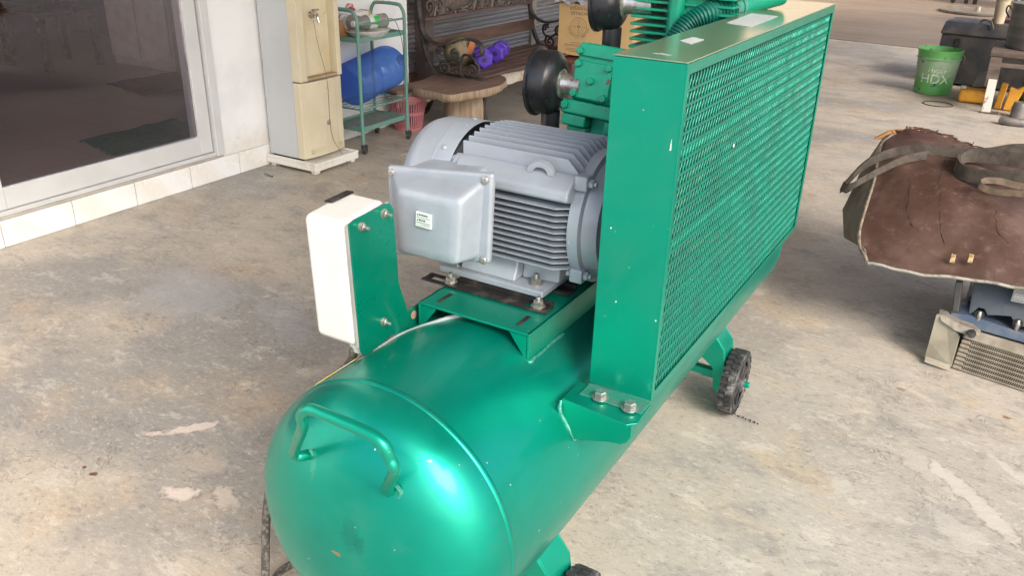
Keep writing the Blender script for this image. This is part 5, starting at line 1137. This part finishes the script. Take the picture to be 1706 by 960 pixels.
R2 = [(0.400, 2.420, 0.457), (0.500, 2.380, 0.491), (0.626, 2.360, 0.508), (0.762, 2.360, 0.505), (.965, 2.36, .475), (1.16, 2.36, .48), (1.36, 2.38, .46)]
R3 = [(0.364, 2.720, 0.529), (0.463, 2.700, 0.554), (0.605, 2.680, 0.557), (0.732, 2.660, 0.550), (.925, 2.66, .515), (1.13, 2.66, .51), (1.34, 2.66, .49)]
R4 = [(0.399, 2.820, 0.555), (0.462, 2.840, 0.581), (0.566, 2.840, 0.565), (0.706, 2.840, 0.540), (.90, 2.85, .51), (1.11, 2.85, .50), (1.32, 2.85, .48)]
ctrl = [[V(p) for p in r] for r in (R0, R1, R2, R3, R4)]
rows = [catmull(r, 7) for r in ctrl]; cols = [catmull([rows[i][j] for i in range(5)], 8) for j in range(len(rows[0]))]
grid = [[cols[j][i]+V((0, 0, .002*math.sin(j*.9+i*.5)+.0025*math.sin(j*.31*i)+.003*math.sin(j*.42-i*.33)+.0025*math.sin(i*1.1+j*.2))) for j in range(len(cols))] for i in range(len(cols[0]))]
m = MB(); m.sheet(grid, (0, .004, -.008)); obj('cover_sheet', m, HOOD, pile, smooth=60)
TRIM = simple('pale_trim', (.36, .34, .30), (.20, .18, .15), rough=.6, sc=40, lo=.45, hi=.6)
m = MB(); m.tube([p+V((0, -.003, -.005)) for p in grid[0]], .0055, 8); obj('front_edge_trim', m, TRIM, pile, smooth=60)
m = MB(); m.tube([r[0]+V((-.004, 0, -.004)) for r in grid], .0065, 8); obj('side_edge_trim', m, simple('side_trim', (.30, .25, .19), (.16, .13, .10), rough=.7, sc=40), pile, smooth=60)
CANV = simple('olive_canvas', (.165, .155, .12), (.12, .11, .085), rough=.85, sc=9, bump=.5, bsc=200)
rim = [grid[0][0], grid[8][0], grid[16][0], grid[24][0], grid[-1][0]]
outer = [V((0.454, 2.100, 0.291)), V((0.351, 2.250, 0.283)), V((0.310, 2.380, 0.336)), V((0.317, 2.600, 0.426)), V((0.344, 2.800, 0.521))]
m = MB(); ri = catmull(rim, 5); ro = [outer[min(k//5, 4)].lerp(outer[min(k//5+1, 4)], (k % 5)/5) for k in range(len(ri))]; m.sheet([[ri[k].lerp(ro[k], t_)+V((0, 0, .018*math.sin(t_*PI)+.004*math.sin(k*.9))) for k in range(len(ri))] for t_ in (0, .25, .5, .75, 1)], (.004, .002, -.006)); obj('canvas_side', m, CANV, pile, smooth=40)
m = MB(); q = V((0.378, 2.380, 0.383)); m.prism([q, q+V((.010, 0, .004)), q+V((.014, 0, .028)), q+V((.003, 0, .026))], (0, -.004, 0)); obj('white_buckle', m, simple('buckle_white', (.6, .6, .56)), pile)
CRK = simple('torn_edge_dark', (.045, .02, .014), (.10, .055, .04), rough=.9, sc=60)
def tear(path, w0):
    pp = []
    for (ti, tj) in path: pp.append((ti, tj))
    P_ = []
    for k in range(len(pp)-1):
        for q in range(6):
            f_ = q/6; ii = pp[k][0]*(1-f_)+pp[k+1][0]*f_+random.uniform(-.35, .35); jj = pp[k][1]*(1-f_)+pp[k+1][1]*f_+random.uniform(-.22, .22)
            i0 = max(0, min(int(ii), len(grid)-2)); j0 = max(0, min(int(jj), len(grid[0])-2)); a_ = ii-i0; b_ = jj-j0
            P_.append(grid[i0][j0]*(1-a_)*(1-b_)+grid[i0+1][j0]*a_*(1-b_)+grid[i0][j0+1]*(1-a_)*b_+grid[i0+1][j0+1]*a_*b_+V((0, -.0006, .0008)))
    m = MB(); m.tube(P_, [w0*random.uniform(.2, .9) for _ in P_], 5); obj('tear', m, CRK, pile)
tear([(21, 13.6), (17, 13.2), (13, 14.2), (10, 14.4), (7, 15.6)], .0013); tear([(16, 8.2), (12, 8.6), (10, 9.4), (9.3, 11.4)], .0014); tear([(13, 22.3), (10.5, 22.6), (8, 24.2)], .0011); tear([(15.5, 16), (14.6, 17)], .0022)
# frayed edge
m = MB()
for k in range(90):
    p = grid[-1][min(int(k*.62), len(grid[-1])-1)]; m.tube([p+V((random.uniform(-.02, .02), 0, .0)), p+V((random.uniform(-.03, .03), random.uniform(0, .02), random.uniform(.0, .007))), p+V((random.uniform(-.045, .045), random.uniform(0, .03), random.uniform(-.008, .010)))], random.uniform(.0015, .004), 5)
tag(obj('frayed_edge', m, simple('frayed_fibre', (.14, .06, .035), (.07, .04, .03), rough=.9), pile), kind='stuff')
m = MB(); p = [V((0.318, 2.800, 0.524)), V((0.362, 2.820, 0.557)), V((0.408, 2.840, 0.568)), V((0.419, 2.830, 0.554)), V((0.369, 2.810, 0.530))]; m.prism(p, (0, .02, .004)); obj('orange_foam', m, simple('orange_foam_m', (.42, .22, .08), rough=.9), pile)
for x in (1578, 1608):
    q = V((0.724, 2.020, 0.351)) if x == 1578 else V((0.774, 2.020, 0.363)); m = MB(); m.box(q+V((-.006, -.012, -.004)), q+V((.008, -.004, .024))); obj('rusty_clip', m, simple('rusty_clip_m', (.35, .20, .08), (.55, .42, .25), rough=.6, sc=60, lo=.45, hi=.55), pile, bevel=.001)
# straps lying over the cover
STRAP = simple('grey_brown_strap', (.080, .064, .050), (.045, .037, .031), rough=.85, sc=30, bump=.6, bsc=150)
def on_cover(px):  # placeholder
    return px
s1 = [(0.290, 2.420, 0.413), (0.341, 2.500, 0.491), (0.418, 2.580, 0.533), (0.529, 2.600, 0.558), (0.651, 2.600, 0.569), (0.730, 2.600, 0.578), (0.802, 2.600, 0.603), (0.876, 2.600, 0.615), (0.986, 2.600, 0.622)]
m = MB(); m.ribbon(s1, (.004, .010, .020), .010, smooth=6); tag(obj('strap', m, STRAP, smooth=50), 'long grey brown strap lying across the top of the brown cover', 'strap', 'straps on the brown cover')
s2 = [(0.292, 2.400, 0.424), (0.322, 2.360, 0.433), (0.381, 2.400, 0.483), (0.463, 2.500, 0.529), (0.545, 2.560, 0.552)]
m = MB(); m.ribbon(s2, (.003, .008, .016), .010, smooth=6); tag(obj('strap', m, STRAP, smooth=50), 'short folded strap end hanging past the left rim of the brown cover', 'strap', 'straps on the brown cover')
s3 = [(0.987, 2.340, 0.611), (0.866, 2.340, 0.579), (0.769, 2.360, 0.554), (0.684, 2.400, 0.546), (0.652, 2.480, 0.556), (0.679, 2.540, 0.574), (0.761, 2.540, 0.583), (0.857, 2.520, 0.591), (0.990, 2.500, 0.603)]
m = MB(); m.ribbon(s3, (.002, .008, .024), .010, smooth=7); tag(obj('strap', m, STRAP, smooth=50), 'wide grey strap looped back on itself on the brown cover', 'strap', 'straps on the brown cover')
s4 = [(1.001, 2.220, 0.554), (0.876, 2.240, 0.547), (0.797, 2.260, 0.534), (0.749, 2.280, 0.539), (0.747, 2.300, 0.553), (0.798, 2.310, 0.559), (0.873, 2.300, 0.555), (0.998, 2.280, 0.567)]
m = MB(); m.ribbon(s4, (.002, .006, .010), .005, smooth=7); tag(obj('strap', m, simple('tan_strap', (.16, .11, .075), (.09, .07, .05), rough=.85, sc=30), smooth=50), 'narrow tan strap loop at the right of the brown cover', 'strap', 'straps on the brown cover')
# engine under the cover
EB = simple('engine_dark_plastic', (.050, .062, .078), (.075, .085, .095), rough=.45, sc=9, bump=.1)
EBLUE = simple('engine_blue_metal', (.07, .095, .14), (.12, .14, .17), rough=.4, metal=.4, sc=12)
en = thing('car_engine', 'used car engine with a dark cover, partly hidden under the brown cover', 'engine', (1.0, 2.3, 0))
m = MB(); m.box((.80, 2.13, .0), (1.5, 2.62, .20)); obj('engine_block', m, EB, en, bevel=.01)
# cover face seen from the front, tilted
def epl(pts, y, th, name, mt, bv=.003): m = MB(); m.prism([V(p) for p in pts], (0, th, 0)); return obj(name, m, mt, en, bevel=bv)
epl([(0.812, 2.030, 0.165), (0.802, 2.080, 0.270), (0.831, 2.080, 0.282), (0.946, 2.080, 0.286), (1.068, 2.080, 0.292), (1.098, 2.030, 0.176), (0.986, 2.030, 0.170), (0.947, 2.030, 0.176), (0.931, 2.030, 0.198), (0.891, 2.030, 0.191), (0.865, 2.030, 0.184), (0.853, 2.030, 0.203), (0.835, 2.030, 0.204), (0.825, 2.030, 0.186)], 0, .05, 'engine_cover', EB)
epl([(0.759, 2.020, 0.168), (0.810, 2.020, 0.177), (0.980, 2.020, 0.155), (1.104, 2.020, 0.151), (1.112, 2.010, 0.121), (0.987, 2.010, 0.126), (0.835, 2.010, 0.135), (0.766, 2.010, 0.140)], 0, .12, 'blue_rail', EBLUE)
epl([(0.750, 2.060, 0.265), (0.771, 2.060, 0.270), (0.782, 2.040, 0.170), (0.765, 2.040, 0.156)], 0, .05, 'side_bracket', simple('bracket_grey', (.12, .115, .11), rough=.5, metal=.3))
for px, yy in ((0, 0), (1, 0)):
    q = V((0.843, 2.025, 0.178)) if px == 0 else V((0.955, 2.025, 0.178)); m = MB(); m.tube([q+V((0, 0, -.018)), q+V((0, -.004, .004)), q+V((0, .0, .016))], [.006, .008, .005], 10); obj('injector', m, STEEL, en, smooth=50)
    m = MB(); m.lathe([(0, .015), (.006, .015)], q+V((0, .004, .004)), (0, -1, .2), 20); obj('injector_seat', m, BLACK_STEEL, en)
q = [V(p) for p in ((0.917, 2.028, 0.256), (0.917, 2.028, 0.298), (0.957, 2.028, 0.305), (1.014, 2.028, 0.309), (1.028, 2.028, 0.254), (0.918, 2.028, 0.252))]
m = MB(); m.prism(q, (0, .003, 0)); obj('engine_label', m, sticker('engine_label_print', (.02, .02, .025), 70, (PI/2, 0, 0), (.35, .36, .37)), en)
m = MB()
for k in range(4):
    a = V((0.919, 2.026, 0.284)); m.box(a+V((.002, -.0006, -.004-.0055*k)), a+V((.05, 0, -.002-.0055*k)))
obj('label_lines', m, simple('label_white', (.6, .6, .6)), en)
epl([(0.724, 1.990, 0.168), (0.748, 1.990, 0.166), (0.796, 1.980, 0.155), (0.834, 1.975, 0.150), (0.862, 1.970, 0.134), (0.826, 1.965, 0.125), (0.785, 1.965, 0.131), (0.738, 1.970, 0.154)], 0, .05, 'corroded_flange', simple('corroded_alloy', (.26, .24, .20), (.16, .14, .12), rough=.6, metal=.3, sc=30), .004)
m = MB(); q = V((0.835, 1.965, 0.137)); m.lathe([(0, .014), (.03, .012)], q, (0, -1, .3), 16); obj('black_plug', m, BLACK_STEEL, en, smooth=40)
# radiator / intercooler core
ALD = simple('dusty_aluminium', (.36, .32, .26), (.26, .22, .17), rough=.6, metal=.2, sc=14, bump=.2)
ra = thing('radiator', 'dusty aluminium radiator core on the floor below the car engine', 'radiator', (1.0, 2.0, 0))
RM = Matrix.Translation(V((.806, 1.955, .002))) @ Matrix.Rotation(math.radians(-11), 4, 'Z') @ Matrix.Rotation(math.radians(-20), 4, 'X')
m = MB(); m.box((0, .012, .0), (.62, .045, .105), RM); obj('core_back', m, simple('dark_core', (.05, .042, .035), rough=.9), ra)
m = MB(); m.box((.0, 0, .106), (.62, .05, .142), RM); obj('header_tank', m, ALD, ra, bevel=.006)
for k in range(7):
    z = .003+.0148*k; m = MB(); m.box((.028, .0, z), (.62, .02, z+.0035), RM); obj('cooling_tube', m, ALD, ra, bevel=.0008)
    m = MB(); m.box((.0, -.002, z-.001), (.0275, .04, z+.0115), RM); obj('tube_end', m, ALD, ra, bevel=.003)
    m = MB()
    for i in range(96):
        x = .029+.0061*i; m.add([RM @ V(p) for p in ((x, .003, z+.0036), (x+.0022, .003, z+.0036), (x+.0052, .003, z+.0146), (x+.0030, .003, z+.0146), (x, .014, z+.0036), (x+.0012, .014, z+.0036), (x+.0042, .014, z+.0146), (x+.0030, .014, z+.0146))], [(0, 1, 2, 3), (0, 3, 7, 4), (1, 5, 6, 2)])
    tag(obj('louvre_fin', m, ALD, ra), kind='stuff')
FLP = simple('dull_metal_flap', (.33, .30, .24), (.25, .22, .17), rough=.55, metal=.2, sc=8)
m = MB(); pts = [(0.721, 1.985, 0.167), (0.748, 1.985, 0.168), (0.803, 1.965, 0.114), (0.803, 1.948, 0.008), (0.720, 1.958, 0.010), (0.721, 1.965, 0.072)]; m.prism([V(p) for p in pts], (.002, .006, 0)); obj('bent_side_plate', m, FLP, ra)
m = MB(); pts = [(0.723, 1.950, 0.021), (0.800, 1.940, 0.016), (0.801, 1.925, 0.003), (0.723, 1.930, 0.012)]; m.prism([V(p) for p in pts], (0, .002, .003)); obj('folded_lip', m, FLP, ra)
# small floor litter
m = MB(); lf = V((-2.573, 2.187, 0.003)); m.sheet([[lf+V((-.03+.02*i, (-.012+.012*j)*(1-abs(i-1.5)/2.2), .004+.006*math.sin(i*1.5+j))) for i in range(4)] for j in range(3)], (0, 0, .001)); tag(obj('leaf', m, simple('green_leaf', (.06, .10, .03), rough=.6), smooth=60), 'small green leaf on the floor by the cooler stand', 'leaf')
m = MB()
a = V((0.265, 1.283, 0.003)); b = V((0.347, 1.269, 0.003))
for k in range(16):
    c = a.lerp(b, (k/15)**1.2)+V((random.uniform(-.004, .004), random.uniform(-.004, .004), 0)); r_ = random.uniform(.0012, .0032); m.lathe([(-.002, r_), (r_*.6, r_*.8), (r_, r_*.2)], c, (0, 0, 1), 5)
tag(obj('dirt_crumbs', m, simple('dark_crumbs', (.05, .045, .04), rough=.9)), 'short trail of dark crumbs on the floor beside the far wheel', 'dirt', kind='stuff')
